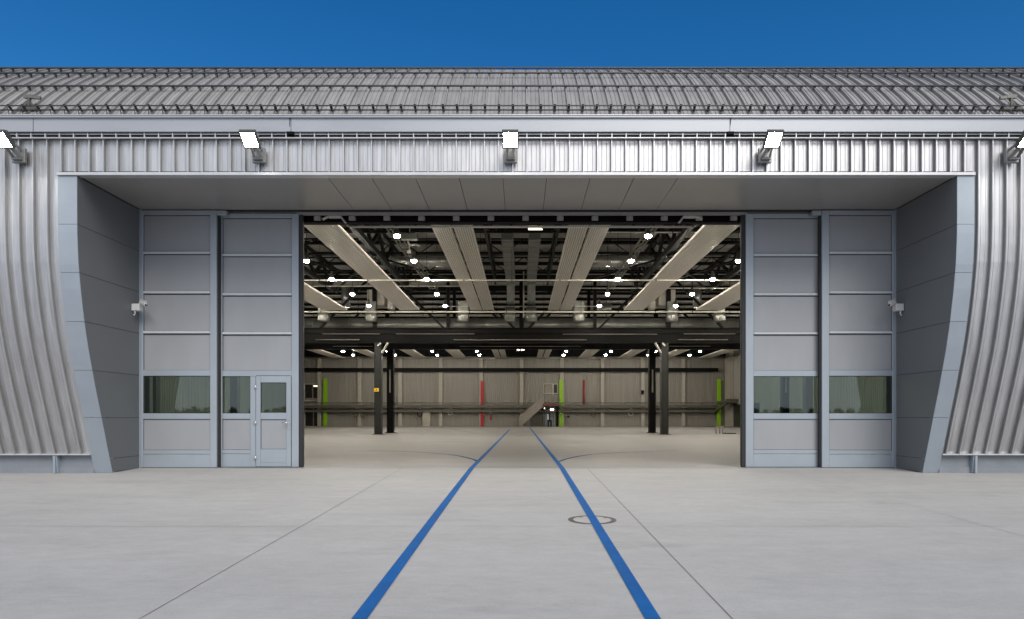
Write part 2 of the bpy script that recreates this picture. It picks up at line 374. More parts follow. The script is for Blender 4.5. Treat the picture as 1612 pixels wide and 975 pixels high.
def tpx(py):                                    # roof angle that shows at a given picture height
    return min((abs((656 - (rp(t, .05)[1] - 1.22) * F / rp(t, .05)[0]) - py), t) for t in [best * i / 1500.0 for i in range(700, 1500)])[1]
for py, lab in ((140, 'snow guard rail in the lowest row above the eave rails'), (119.5, 'snow guard rail in the middle row on the roof'), (111.5, 'snow guard rail in the topmost row on the roof')):
    t = tpx(py); s_ = MB()
    y, z = rp(t, 0.11); s_.tube((-30, y, z), (30, y, z), 0.021, 8)
    for k in range(-104, 104):
        c = k * PITCH + 0.11
        y0, z0 = rp(t, 0.05); s_.box(c - 0.02, c + 0.02, y0 - 0.03, y0 + 0.03, z0 - 0.02, z0 + 0.065)
    s_.build('snow_guard', M['guard'], H, lab)
t = tpx(178); s_ = MB()
for h in (0.11, 0.20):
    y, z = rp(t, h); s_.tube((-30, y, z), (30, y, z), 0.014, 8)
for k in range(-104, 104):
    c = k * PITCH + 0.11
    a = rp(t - 0.004, 0.06); b = rp(t - 0.002, 0.22); s_.bar((c, a[0], a[1]), (c, b[0], b[1]), 0.05, 0.012)
    a2 = rp(t + 0.010, 0.05); s_.bar((c, a2[0], a2[1] - 0.02), (c, b[0], b[1] - 0.08), 0.012, 0.012)
s_.build('snow_guard', M['guard'], H, 'double snow guard rail just above the gutter')
y, z = rp(best - 0.004, 0.03); ev = MB(); ev.box(-30, 30, y - 0.02, y + 0.02, z - 0.05, z + 0.03); ev.build('eave_closure', M['black'], H)
# roof fixtures left and right
def roof_fixture(px, flip, label):
    t = tpx(171); y, z = rp(t, 0.02); x = X(px, y)
    e = empty('roof_anchor', (x, y, z), label, 'roof anchor')
    m = MB(); m.bar((x, y, z - 0.02), (x, y, z + 0.26), 0.05); m.bar((x - 0.14, y, z + 0.0), (x, y, z + 0.2), 0.03); m.bar((x + 0.14, y, z), (x, y, z + 0.2), 0.03)
    m.box(x - 0.20, x + 0.20, y - 0.06, y + 0.06, z - 0.01, z + 0.035); m.build('base', M['lamp_body'], e)
    h = MB(); s = -1 if flip else 1
    h.prism([(y - 0.03, z + 0.24), (y + 0.03, z + 0.24), (y + 0.03, z + 0.31), (y - 0.03, z + 0.31)], x - 0.10, x + 0.10)
    h.bar((x, y, z + 0.27), (x + s * 0.24, y, z + 0.25), 0.05, 0.06); h.build('head', M['duct_dark'], e)
roof_fixture(46, False, 'small dark anchor bracket standing on the left end of the roof')
roof_fixture(1592, True, 'small dark anchor bracket standing on the right end of the roof')
# rear and end walls outside
o = MB(); top = cc[1] + R - 0.75
o.prism([(14.6, 0), (14.6, 0.4), (13.55, 4.9), (13.55, 7.2), rp(best * .7, -.05), rp(best * .4, -.05), rp(0, -.05), (YB + 1.2, top), (YB + 1.2, 0)], -30, -29.9)
o.prism([(14.6, 0), (14.6, 0.4), (13.55, 4.9), (13.55, 7.2), rp(best * .7, -.05), rp(best * .4, -.05), rp(0, -.05), (YB + 1.2, top), (YB + 1.2, 0)], 29.9, 30)
o.box(-29.9, 29.9, YB + 1.0, YB + 1.2, 0, top); o.build('outer_wall', M['alu'], H)
# end-plate trims that follow the curve, in panels
TJ = [-0.02, 1.20, 2.20, 3.19, 4.17, 5.14, 6.122]
for x0, x1, lab in ((TL, XL, 'left'), (XR, TR, 'right')):
    t_ = MB()
    for za, zb in zip(TJ, TJ[1:]):
        n = 6; pts = [(fy(max(0, za + (zb - za - 0.007) * i / n)) - 0.022, za + (zb - za - 0.007) * i / n) for i in range(n + 1)]
        t_.prism(pts + [(y + 0.12, z) for y, z in pts[::-1]], x0, x1)
    t_.build('edge_trim', M['trim'], H, 'pale blue grey curved trim at the ' + lab + ' edge of the doorway')
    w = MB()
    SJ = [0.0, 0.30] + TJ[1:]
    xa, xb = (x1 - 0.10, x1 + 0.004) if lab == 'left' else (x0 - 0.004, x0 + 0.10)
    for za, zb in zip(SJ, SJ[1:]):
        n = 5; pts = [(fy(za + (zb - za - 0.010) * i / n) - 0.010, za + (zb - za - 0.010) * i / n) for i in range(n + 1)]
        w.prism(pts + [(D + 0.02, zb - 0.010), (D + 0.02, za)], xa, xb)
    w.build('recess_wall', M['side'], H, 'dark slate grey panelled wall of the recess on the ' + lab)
    b = MB(); n = 14; pts = [(fy(6.1 * i / n) + 0.03, 6.1 * i / n) for i in range(n + 1)]
    xa, xb = (x1 - 0.09, x1 - 0.004) if lab == 'left' else (x0 + 0.004, x0 + 0.09)
    b.prism(pts + [(D, 6.1), (D, 0)], xa, xb); b.build('joint_backing', M['gap'], H)
    c = MB(); xc = x1 + 0.02 if lab == 'left' else x0 - 0.02
    c.box(xc - 0.016, xc + 0.016, D - 0.03, D + 0.02, 0.0, 6.12); c.build('corner_angle', M['trim'], H)
# soffit
so = MB(); xs = [XL + 0.006, -3.985] + [-3.985 + 0.9 * i for i in range(1, 9)] + [XR - 0.006]
xs[-2] = 3.215
for a_, b_ in zip(xs, xs[1:]): so.box(a_ + 0.006, b_ - 0.006, 13.602, D + 0.02, 6.130, 6.15)
so.build('soffit', M['soffit'], H)
sb = MB(); sb.box(XL, XR, 13.61, D + 0.3, 6.152, 6.2); sb.build('soffit_backing', M['gap'], H)
# inner front wall, lintel and door track
iw = MB(); iw.box(HL, XL - 0.1, 16.25, 16.40, 0, 9.3); iw.box(XR + 0.1, HR, 16.25, 16.40, 0, 9.3); iw.box(XL - 0.1, XR + 0.1, 16.25, 16.40, 6.0, 9.3)
iw.build('inner_front_wall', M['wall'], H)
tk = MB(); tk.box(-5.4, 5.42, 15.84, 15.90, 6.055, 6.127); tk.box(-9.0, 8.85, 15.90, 16.24, 6.127, 6.15)
k = -5.0
tk.build('door_track', M['soffit'], H)
k = -4.93
while k < 5.2:
    bl = MB(); bl.box(k - 0.075, k + 0.075, 15.93, 16.05, 5.955, 6.054); bl.box(k - 0.03, k + 0.03, 15.90, 15.93, 5.97, 6.05); k += 0.838; bl.build('track_hanger', M['soffit'], H)
li = MB(); li.box(-9.0, 8.85, 16.10, 16.24, 5.93, 6.126); li.box(-5.35, 5.3, 15.98, 16.06, 5.915, 5.955); li.build('lintel', M['black'], H)
ra = MB(); ra.tube((-4.2, 16.3, 5.90), (4.2, 16.3, 5.90), 0.028, 8); ra.build('guide_rail', M['offwhite'], H)
def closer(px, s, label):
    x = X(px, 15.95); z = 5.99; m = MB()
    m.box(x - 0.16, x + 0.16, 15.90, 16.0, z + 0.02, z + 0.06); m.bar((x + s * 0.14, 15.93, z + 0.05), (x + s * 0.27, 15.85, z - 0.12), 0.05, 0.03); m.bar((x - s * 0.3, 15.93, z - 0.02), (x - s * 0.16, 15.9, z + 0.04), 0.06, 0.03)
    m.build('door_stop', M['offwhite'], H, label)
closer(528, 1, 'pale door stop bracket at the upper left of the opening'); closer(1085, -1, 'pale door stop bracket at the upper right of the opening')

# ------------------------------------------------------------------ sliding door leaves
def leaf(label, x0, x1, yf, top, stile_l, stile_r, rails, wicket=None, seal=None):
    """rails: heights of the thin rails between the infill panels"""
    e = empty('sliding_door', ((x0 + x1) / 2, yf, 0), label, 'sliding door')
    zz = lambda py: Z(py, D)
    fr = MB(); d = 0.075; bv = 0.006
    fr.box(x0, x0 + stile_l, yf, yf + d, 0.012, top, bv); fr.box(x1 - stile_r, x1, yf, yf + d, 0.012, top, bv)
    a_, b_ = x0 + stile_l + 0.001, x1 - stile_r - 0.001
    fr.box(a_, b_, yf + 0.002, yf + d, top - 0.105, top, bv)
    for z in rails:
        q = MB(); q.box(a_, b_, yf - 0.016, yf + d, z - 0.026, z + 0.026, 0.012); q.build('rail', M['rail'], e)
    wt, wb = zz(583), zz(592); ws, wr = zz(651), zz(660); kp = zz(709)
    we = b_ if wicket is None else wicket[0] - 0.14
    fr.box(a_, b_, yf + 0.001, yf + d, wb, wt, bv); fr.box(a_, we, yf + 0.001, yf + d, wr, ws, bv)
    if wicket: fr.box(we, wicket[0] - 0.008, yf + 0.001, yf + d, 0.012, wb - 0.001, bv)
    fr.build('frame', M['frame'], e)
    zs = [top - 0.105] + list(rails) + [wt]
    for i in range(len(zs) - 1):
        up = zs[i] - (0.0 if i == 0 else 0.03); lo = zs[i + 1] + (0.0 if i == len(zs) - 2 else 0.03)
        pn = MB(); pn.box(a_ + 0.012, b_ - 0.012, yf + 0.040, yf + 0.058, lo + 0.006, up - 0.020); pn.build('infill_panel', M['panel'], e)
        gk = MB(); gk.box(a_ - .004, b_ + .004, yf + 0.050, yf + 0.066, lo - .012, up + .012); gk.build('gasket', M['gap'], e)
    pn = MB(); pn.box(a_ + 0.012, we - 0.012, yf + 0.030, yf + 0.05, kp + 0.008, wr - 0.012); pn.build('infill_panel', M['panel'], e)
    gk = MB(); gk.box(a_ - .004, we + .004, yf + 0.040, yf + 0.060, kp - .012, wr + .012); gk.build('gasket', M['gap'], e)
    kk = MB(); kk.box(a_, we, yf + 0.004, yf + d, 0.33, kp, bv); kk.box(a_, we, yf + 0.010, yf + d - 0.01, 0.012, 0.322, bv); kk.build('kick_plate', M['frame'], e)
    pa = MB(); pa.box(a_, we, yf + 0.035, yf + 0.041, ws, wb); pa.build('window_pane', M['glass'], e)
    gb = MB()
    for q in ((a_, a_ + 0.012, ws, wb), (we - 0.012, we, ws, wb), (a_ + .012, we - .012, wb - 0.012, wb), (a_ + .012, we - .012, ws, ws + 0.01)): gb.box(q[0], q[1], yf + 0.022, yf + 0.034, q[2], q[3])
    gb.build('glazing_bead', M['rubber'], e)
    if seal is not None:
        sl = MB(); s0, s1 = (x1 + 0.001, x1 + 0.10) if seal > 0 else (x0 - 0.10, x0 - 0.001)
        sl.box(s0, s1, yf + 0.01, yf + 0.12, 0.006, top - 0.02, 0.015); sl.build('edge_seal', M['rubber'], e)
    bs = MB(); bs.box(x0 + 0.01, x1 - 0.01, yf + 0.02, yf + 0.07, 0.0065, 0.0115); bs.build('bottom_seal', M['rubber'], e)
    if wicket:
        w0, w1 = wicket; wt_ = zz(591.5); w = MB()
        w.box(w0, w0 + 0.11, yf - 0.012, yf + 0.06, 0.02, wt_, 0.006); w.box(w1 - 0.11, w1, yf - 0.012, yf + 0.06, 0.02, wt_, 0.006)
        i0, i1 = w0 + 0.111, w1 - 0.111
        gl0, gl1, p0, p1 = zz(650), zz(602), zz(708), zz(660.5)
        w.box(i0, i1, yf - 0.010, yf + 0.06, gl1, wt_, 0.006); w.box(i0, i1, yf - 0.010, yf + 0.06, p1, gl0, 0.006); w.box(i0, i1, yf - 0.010, yf + 0.06, 0.02, p0, 0.006)
        wd = w.build('wicket_door', M['frame'], e)
        q = MB(); q.box(i0, i1, yf + 0.022, yf + 0.028, gl0, gl1); q.build('window_pane', M['glass'], wd)
        q = MB(); q.box(i0 + 0.01, i1 - 0.01, yf + 0.02, yf + 0.04, p0 + 0.008, p1 - 0.01); q.build('infill_panel', M['panel'], wd)
        q = MB(); q.box(i0, i1, yf + 0.03, yf + 0.05, p0, p1)
        for s_ in ((i0, i0 + .012, gl0, gl1), (i1 - .012, i1, gl0, gl1), (i0 + .012, i1 - .012, gl1 - .012, gl1), (i0 + .012, i1 - .012, gl0, gl0 + .012)): q.box(s_[0], s_[1], yf + .008, yf + .02, s_[2], s_[3])
        q.build('gasket', M['gap'], wd)
        q = MB(); q.box(w0 + 0.13, w1 - 0.13, yf - 0.016, yf - 0.011, 0.12, 0.24, 0.003); q.build('door_plate', M['frame'], wd)
        q = MB(); hz = zz(669); q.box(w1 - 0.075, w1 - 0.035, yf - 0.026, yf - 0.013, hz - 0.10, hz + 0.11, 0.004)
        q.tube((w1 - 0.055, yf - 0.02, hz + 0.05), (w1 - 0.055, yf - 0.075, hz + 0.05), 0.011); q.tube((w1 - 0.050, yf - 0.075, hz + 0.05), (w1 - 0.18, yf - 0.075, hz + 0.05), 0.011)
        q.tube((w1 - 0.055, yf - 0.02, hz - 0.04), (w1 - 0.055, yf - 0.03, hz - 0.04), 0.012); q.build('handle', M['stainless'], wd)
        for py in (609, 666, 722):
            q = MB(); q.box(w0 - 0.05, w0 + 0.045, yf - 0.024, yf - 0.013, zz(py) - 0.028, zz(py) + 0.028, 0.004); q.tube((w0, yf - 0.03, zz(py) - 0.05), (w0, yf - 0.03, zz(py) + 0.05), 0.012); q.build('hinge', M['stainless'], wd)
        q = MB(); q.box(w0 - 0.007, w0 - 0.001, yf - 0.004, yf + 0.05, 0.02, wt_); q.box(w0, w1, yf - 0.004, yf + 0.05, wt_ + 0.001, wt_ + 0.012); q.box(w0, w1, yf + .01, yf + .05, 0.008, 0.019); q.build('door_gap', M['gap'], wd)
    return e
dz = lambda py: Z(py, D)
YI = 15.82
ra_o = [dz(398), dz(460.5), dz(523.5)]
leaf('outermost left sliding door leaf with full width window beside the dark recess wall', -9.02, -7.23, D, 6.11, 0.045, 0.155, ra_o)
leaf('left sliding door leaf containing the small wicket door with a handle', -7.26, X(470, YI), YI, 6.085, 0.09, 0.165, [Z(401.5, YI), Z(463.5, YI), Z(525, YI)], wicket=(X(403, YI), X(458, YI)), seal=1)
leaf('right sliding door leaf next to the opening with black edge seal', X(1174, YI), 7.20, YI, 6.085, 0.19, 0.06, [Z(401.5, YI), Z(463.5, YI), Z(525, YI)], seal=-1)
leaf('outermost right sliding door leaf with full width window beside the security camera', 7.125, 8.84, D, 6.11, 0.17, 0.045, ra_o)
for xa, xb in ((-7.23, -7.0), (6.90, 7.12)):
    hd = MB(); hd.box(xa, xb, D + 0.004, D + 0.13, 6.0, 6.11, 0.01); hd.build('header_block', M['frame'], H)
for xa, xb in ((-7.23, -7.19), (7.085, 7.124)):
    rc = MB(); rc.box(xa, xb, D + 0.05, D + 0.14, 0.01, 6.0); rc.build('meeting_seal', M['rubber'], H)

# ------------------------------------------------------------------ floodlights
def floodlight(x, label):
    e = empty('floodlight', (x, 13.43, 6.5), label, 'floodlight', 'floodlights along the fascia')
    yc, zc = 12.93, 6.64
    tilt = math.radians(52)
    T = Matrix.Translation((x, yc, zc)) @ Matrix.Rotation(tilt, 4, 'X')        # local -Y is the lit side, turned outward and down
    def part(name, boxes, mat, bev=0.006):
        m = MB()
        for q in boxes: m.box(*q, bev)
        bmesh.ops.transform(m.bm, matrix=T, verts=m.bm.verts); return m.build(name, mat, e)
    w = 0.158; h = 0.18
    body = part('housing', [(-w, w, 0.0, 0.055, -h, h), (-w * .8, w * .8, 0.056, 0.10, -h * .8, h * .8), (-w, w, -0.02, -0.001, h - 0.03, h), (-w, w, -0.02, -0.001, -h, -h + 0.03), (-w, -w + .028, -0.02, -0.001, -h + .031, h - .031), (w - .028, w, -0.02, -0.001, -h + .031, h - .031)] + [(-w * .75 + i * 0.035, -w * .75 + i * 0.035 + 0.008, 0.10, 0.125, -h * .75, h * .75) for i in range(8)], M['lamp_body'], 0.003)
    part('lamp_lens', [(-w + .029, w - .029, -0.008, -0.002, -h + 0.031, h - 0.031)], M['flood'], 0.0)
    m = MB(); pl = 6.42
    m.box(x - 0.13, x + 0.13, 13.36, 13.435, pl - 0.06, pl + 0.24, 0.006)
    for s in (-1, 1):
        m.bar((x + s * 0.075, 13.34, pl + 0.02), (x + s * 0.035, yc + 0.10, zc - 0.04), 0.02, 0.07)
        m.bar((x + s * 0.075, 13.36, pl + 0.19), (x + s * 0.05, yc + 0.13, zc + 0.04), 0.02, 0.05)
    m.bar((x - 0.09, 13.32, pl), (x + 0.09, 13.32, pl), 0.06, 0.04)
    m.build('bracket', M['lamp_arm'], e)
    return e
floodlight(-0.22, 'lit floodlight at the centre of the fascia, facing the viewer')
floodlight(-5.32, 'lit floodlight on the fascia above the left sliding doors')
floodlight(4.93, 'lit floodlight on the fascia above the right sliding doors')
floodlight(-10.18, 'lit floodlight cut by the left edge of the photo')
floodlight(9.93, 'lit floodlight cut by the right edge of the photo')

# ------------------------------------------------------------------ security cameras
def camera_unit(x, s, label):
    y, z = 15.35, 3.76
    e = empty('security_camera', (x, y, z), label, 'security camera', 'security cameras on the recess walls')
    m = MB(); m.box(*sorted((x + s * 0.005, x + s * 0.22)), y - 0.06, y + 0.12, z - 0.10, z + 0.09, 0.012); m.build('junction_box', M['white'], e)
    m = MB(); m.tube((x + s * 0.08, y - 0.02, z - 0.10), (x + s * 0.09, y - 0.02, z - 0.19), 0.016); m.tube((x + s * 0.06, y - .02, z - .19), (x + s * 0.07, y - .02, z - .225), 0.02); m.build('cable_gland', M['white'], e)
    m = MB(); m.bar((x + s * 0.20, y + 0.02, z + 0.05), (x + s * 0.30, y - 0.02, z + 0.06), 0.03); m.build('arm', M['white'], e)
    m = MB(); a = Vector((x + s * 0.20, y + 0.03, z + 0.135)); b = Vector((x + s * 0.47, y - 0.17, z + 0.035))
    m.bar(a, b, 0.085, 0.085, 0.012); q = m.build('housing', M['white'], e)
    m = MB(); d = (b - a).normalized(); up = Vector((0, 0, 0.052)); m.bar(a + up - d * 0.02, b + up + d * 0.03, 0.012, 0.105); m.build('sun_hood', M['white'], q)
    m = MB(); m.tube(b - d * 0.002, b + d * 0.012, 0.032, 14); m.build('lens', M['black'], q)
    e.scale = (0.86, 0.86, 0.86)
camera_unit(XL + 0.005, 1, 'white security camera on the left recess wall')
camera_unit(XR - 0.005, -1, 'white security camera on the right recess wall')

# ------------------------------------------------------------------ hall interior shell
def corrugated(x0, x1, y, z0, z1, pitch=0.25, d=0.035, axis='X'):
    m = MB(); xs = []; x = x0
    while x < x1:
        for q, h in ((0, 0), (pitch * .42, 0), (pitch * .5, d), (pitch * .92, d)):
            if x + q < x1: xs.append((x + q, h))
        x += pitch
    xs.append((x1, 0))
    lo = [m.bm.verts.new((a, y - h, z0) if axis == 'X' else (y + h, a, z0)) for a, h in xs]; hi = [m.bm.verts.new((a, y - h, z1) if axis == 'X' else (y + h, a, z1)) for a, h in xs]
    for k in range(len(xs) - 1): m.bm.faces.new((lo[k], lo[k + 1], hi[k + 1], hi[k]))
    return m
corrugated(HL, HR, YB, 0, 11.4).build('rear_wall', M['wall'], H, fix=False)
corrugated(16.4, YB, HL, 0, 11.4, axis='Y').build('hall_side_wall', M['wall'], H, fix=False)
corrugated(16.4, YB, HR, 0, 11.4, axis='Y', d=-0.035).build('hall_side_wall', M['wall'], H, fix=False)
ck = MB(); n = 10; tt = [best * 0.60 * (1 - i / n) for i in range(n + 1)]
pts = [rp(t, -0.35) for t in tt] + [(YB, cc[1] + R - 0.45)]
for (y0, z0), (y1, z1) in zip(pts, pts[1:]): ck.face([(HL, y0, z0), (HR, y0, z0), (HR, y1, z1), (HL, y1, z1)])
ck.build('ceiling_deck', M['deck'], H)
CT = cc[1] + R - 0.40
y = 20.0; pu = MB()
while y < YB:
    zt = min(CT, 1e9)
    if y < cc[0]: zt = cc[1] + math.sqrt((R - 0.37) ** 2 - (cc[0] - y) ** 2) - (0.3 if y < 20.1 else 0)
    pu.box(HL, HR, y - 0.07, y + 0.07, zt - 0.20, zt - 0.02); pu.box(HL, HR, y - 0.12, y + 0.12, zt - 0.22, zt - 0.201)
    y += 2.7
pu.build('purlin', M['black'], H)
# long trusses above the radiant panels
for lx in (-12.5, -7.5, -1.75, 1.75, 7.5, 12.5):
    tr = MB(); z0, z1 = (9.55, 10.9) if abs(lx) > 2 else (10.1, 10.9); w = 0.26 if abs(lx) > 2 else 0.12
    tr.box(lx - w / 2, lx + w / 2, 22.6, 44.6, z0, z0 + w); tr.box(lx - w / 2, lx + w / 2, 22.6, 44.6, z1, z1 + w)
    q = 22.8; up = True
    while q < 43.5:
        tr.bar((lx, q, z0 + w if up else z1), (lx, q + 1.7, z1 if up else z0 + w), w * .6); q += 1.7; up = not up
    tr.build('roof_truss', M['black'], H)
for jy in (28.2, 32.0, 36.2, 40.4):
    tr = MB(); z0, z1 = 10.15, 10.95
    for z in (z0, z1): tr.box(-24, 22, jy - .05, jy + .05, z - .04, z + .04)
    q = -24.0; up = True
    while q < 21.5: tr.bar((q, jy, z0 if up else z1), (q + 1.15, jy, z1 if up else z0), .05); q += 1.15; up = not up
    tr.build('roof_joist', M['black'], H)
for jy in (55.5, 60.5, 66.0, 71.5, 77.0):
    tr = MB(); tr.box(HL, HR, jy - .10, jy + .10, 9.2, 9.5); tr.build('roof_joist', M['black'], H)
for sx_ in (-1, 1):
    for (x0, y0, x1, y1) in ((7.5, 44, 12.5, 34.5), (12.5, 44, 7.5, 34.5), (1.75, 44, 7.5, 36), (7.5, 34, 12.5, 25)):
        tr = MB(); tr.bar((sx_ * x0, y0, 9.5), (sx_ * x1, y1, 9.8), .11, .09); tr.build('roof_brace', M['black'], H)
# cross girders on columns
for gi, gy in enumerate((45.0, 49.2)):
    e = bpy.data.objects.new('girder', None); COL.objects.link(e); e.parent = H; e.location = (0, gy - 15.66, 6.2)
    m = MB(); m.box(HL, HR, gy - 0.02, gy + 0.02, 6.28, 7.2); m.box(HL, HR, gy - 0.18, gy + 0.18, 6.23, 6.279); m.box(HL, HR, gy - 0.18, gy + 0.18, 7.201, 7.25)
    m.box(HL, HR, gy - 0.15, gy - 0.05, 6.86, 6.90); m.build('bottom_chord', M['black'], e)
    for za, xa_, xb_ in ((6.82, -13.5, -9.6), (6.82, -8.5, -3.2), (6.80, 2.8, 9.2), (6.82, 11, 14.5), (6.43, -14, -11), (6.42, -4.6, 4.4), (6.43, 10.6, 14)):
        m = MB(); m.tube((xa_, gy - .22, za), (xb_, gy - .22, za), .022, 6); m.build('conduit_or_highlight_tube', M['steel'], e)  # thin pale tubes stand in for highlights along the girder flanges
    m = MB(); m.box(HL, HR, gy - 0.15, gy + 0.15, 10.55, 10.85); m.build('top_chord', M['black'], e)
    for px in (-25, -20, -15, -10, -5, 0, 5, 10, 15, 20):
        m = MB(); w = 0.30 if px % 10 == 0 else 0.22
        m.box(px - w / 2, px + w / 2, gy - 0.02, gy + 0.02, 7.25, 10.55); m.box(px - w / 2, px - w / 2 + 0.025, gy - 0.13, gy + 0.13, 7.25, 10.55); m.box(px + w / 2 - 0.025, px + w / 2, gy - 0.13, gy + 0.13, 7.25, 10.55)
        m.build('post', M['black'], e)
    for (xa, xb) in ((-0.5, -3.9), (0.5, 3.9), (-5.3, -8.7), (5.3, 8.7), (-13.7, -10.4), (13.7, 10.4), (-15.3, -18.6), (15.3, 18.6)):
        m = MB(); m.bar((xa, gy, 7.25), (xb, gy, 10.6), 0.16, 0.14); m.build('diagonal', M['black'], e)
    if gi == 0:
        m = MB(); m.tube((0.14, gy - 0.25, 7.9), (0.14, gy - 0.25, 11.2), 0.05); m.build('lit_flange_face', M['pipe'], e)  # pale tube stands in for the lit face of the post flange
for (cx, cy) in ((-9.74, 45.0), (9.72, 45.0), (-9.75, 49.2), (9.71, 49.2), (-19.5, 45.0), (19.5, 45.0), (-25.0, 45.0), (19.6, 49.2)):
    m = MB(); w = 0.24
    m.box(cx - w, cx - w + 0.03, cy - 0.25, cy + 0.25, 0.02, 6.22); m.box(cx + w - 0.03, cx + w, cy - 0.25, cy + 0.25, 0.02, 6.22); m.box(cx - w + 0.031, cx + w - 0.031, cy - 0.02, cy + 0.02, 0.02, 6.22)
    m.box(cx - w + 0.05, cx + w - 0.05, cy - 0.22, cy - 0.19, 0.02, 6.22)
    m.box(cx - 0.38, cx + 0.38, cy - 0.35, cy + 0.35, 0.004, 0.03)
    m.build('column', M['column'] if cy < 47 else M['black'], H, ('dark green grey' if cy < 47 else 'black') + ' steel column ' + ('left' if cx < 0 else 'right') + ' of the lane, ' + ('front' if cy < 47 else 'rear') + ' row' + ('' if abs(cx) < 15 else ', seen through the door window'))
    if cy > 47: m = MB(); m.box(cx - 0.05, cx + 0.05, cy - 0.26, cy - 0.225, 3.0, 4.7); m.build('cable_cover', M['steel'], H)
for s in (-1, 1):
    m = MB(); cx = s * 9.73; m.bar((cx - s * 0.28, 44.8, 5.55), (cx - s * 0.70, 44.6, 6.2), 0.12, 0.10); m.bar((cx, 44.7, 6.0), (cx - s * .2, 44.7, 6.2), 0.1); m.build('knee_brace', M['offwhite'], H)
sg = MB(); sx = -9.82; sz = Z(614, 44.7); sg.box(sx - 0.16, sx + 0.16, 44.70, 44.72, sz - 0.12, sz + 0.12)
sgo = sg.build('warning_sign', M['yellow']); tag(sgo, 'small yellow warning sign on the dark left front column', 'warning sign')
q = MB(); q.box(sx - 0.07, sx + 0.07, 44.694, 44.699, sz - 0.07, sz + 0.03); q.prism([(44.692, sz + 0.03), (44.699, sz + 0.03), (44.699, sz + 0.08), (44.692, sz + 0.08)], sx - 0.04, sx + 0.04); q.build('symbol', paint('orange_symbol', (0.7, 0.16, 0.02)), sgo)

# ------------------------------------------------------------------ rear wall details
YW = YB - 0.05
xw = lambda px: X(px, YW); zw = lambda py: Z(py, YW)
for i, px in enumerate((-25, -20, -15, -10, -5, 0, 5, 10, 15, 20)):
    m = MB(); zb = 0
    m.box(px - 0.22, px + 0.22, YW - 0.35, YW - 0.036, 0.0, 8.6); m.build('wall_pilaster', M['pilaster'], H)
def painted(px, py0, py1, mat, w, label):
    c = X(px, YW - 0.4); m = MB(); m.box(c - w, c + w, YW - 0.40, YW - 0.352, max(0.005, Z(py1, YW - .4)), Z(py0, YW - .4)); m.build('painted_post', mat, H, label)
painted(512, 596, 672, M['green'], 0.235, 'lime green post at the left of the rear wall')
painted(759, 600, 672, M['red'], 0.20, 'red post left of the lane on the rear wall')
painted(883.3, 598, 672, M['green'], 0.235, 'lime green post beside the staircase')
painted(1132, 597, 672, M['green'], 0.245, 'lime green post at the right of the rear wall')
m = MB(); m.tube((xw(919), YW - 0.2, zw(637)), (xw(919), YW - 0.2, zw(599)), 0.10, 10); m.build('red_pipe', M['red'], H)
m = MB(); m.box(HL, 24.2, YW - 0.75, YW - 0.40, 6.75, 7.2); m.build('crane_rail', M['black'], H)
m = MB(); m.tube((HL, YW - 0.6, 8.42), (HR, YW - 0.6, 8.42), 0.055, 8); m.build('pipe_run', M['pipe'], H)
ct = MB(); ct.box(HL, xw(1128), YW - 0.75, YW - 0.42, 2.30, 2.62); ct.box(HL, xw(1128), YW - 0.70, YW - 0.42, 1.75, 2.0); ct.tube((HL, YW - 0.62, 2.9), (xw(1128), YW - 0.62, 2.9), 0.04); ct.tube((HL, YW - 0.62, 2.12), (xw(1128), YW - 0.62, 2.12), 0.05)
ct.build('cable_tray', M['ledge'], H)
def wall_window(px0, px1, py0, py1, label, sill=True):
    x0, x1, z0, z1 = xw(px0), xw(px1), zw(py1), zw(py0); m = MB()
    for q in ((x0 - .09, x1 + .09, z1, z1 + .09), (x0 - .09, x1 + .09, z0 - .09, z0), (x0 - .09, x0, z0, z1), (x1, x1 + .09, z0, z1)): m.box(q[0], q[1], YW - 0.14, YW - 0.02, max(q[2], .0), q[3])
    w = m.build('wall_window', M['offwhite'], H, label)
    m = MB(); m.box(x0, x1, YW - 0.06, YW - 0.04, z0, z1); m.build('pane', M['dark_room'], w)
    return w, x0, x1, z0, z1
w, x0, x1, z0, z1 = wall_window(480.5, 505, 605.5, 630, 'dark window in the upper left of the rear wall')
m = MB(); c = (x0 + x1) / 2; m.box(c - 0.07, c + 0.05, YW - 0.12, YW - 0.061, z0, z1); m.box(x0 + .1, x1, YW - .11, YW - .062, z0, z0 + .25); m.build('mullion', M['steel'], w)
m = MB(); m.box(c + 0.1, x1 - 0.15, YW - 0.10, YW - 0.062, z1 - 0.28, z1 - 0.12); m.build('tube_light', M['tube'], w)
w, x0, x1, z0, z1 = wall_window(481, 505, 642.5, 671, 'dark doorway in the lower left of the rear wall')
m = MB(); m.prism([(YW - .10, z0), (YW - .062, z0), (YW - .062, z1), (YW - .10, z1)], x0 + 0.95, x0 + 1.05); m.build('door_edge', M['steel'], w)
m = MB(); m.box(x0 + .1, x0 + .45, YW - 0.16, YW - 0.142, z1 + 0.1, z1 + 0.22); m.box(x0 + .7, x0 + .95, YW - 0.16, YW - 0.142, z1 + 0.1, z1 + 0.22); m.build('small_lamp', M['tube'], w)
w, x0, x1, z0, z1 = wall_window(856.5, 877, 605.5, 619, 'grey framed window above the stair landing')
m = MB(); m.box(xw(869.5), xw(871.5), YW - 0.15, YW - 0.061, z0 - .3, z1); m.build('mullion', M['offwhite'], w)
m = MB(); m.box(x0 + 0.1, xw(869), YW - 0.075, YW - 0.061, z0, z1 - .08); m.build('blind', M['steel'], w)
m = MB(); m.box(HL + .1, HR - .1, YW - 0.75, YW - 0.45, 8.62, 11.4); m.build('end_beam', M['black'], H)
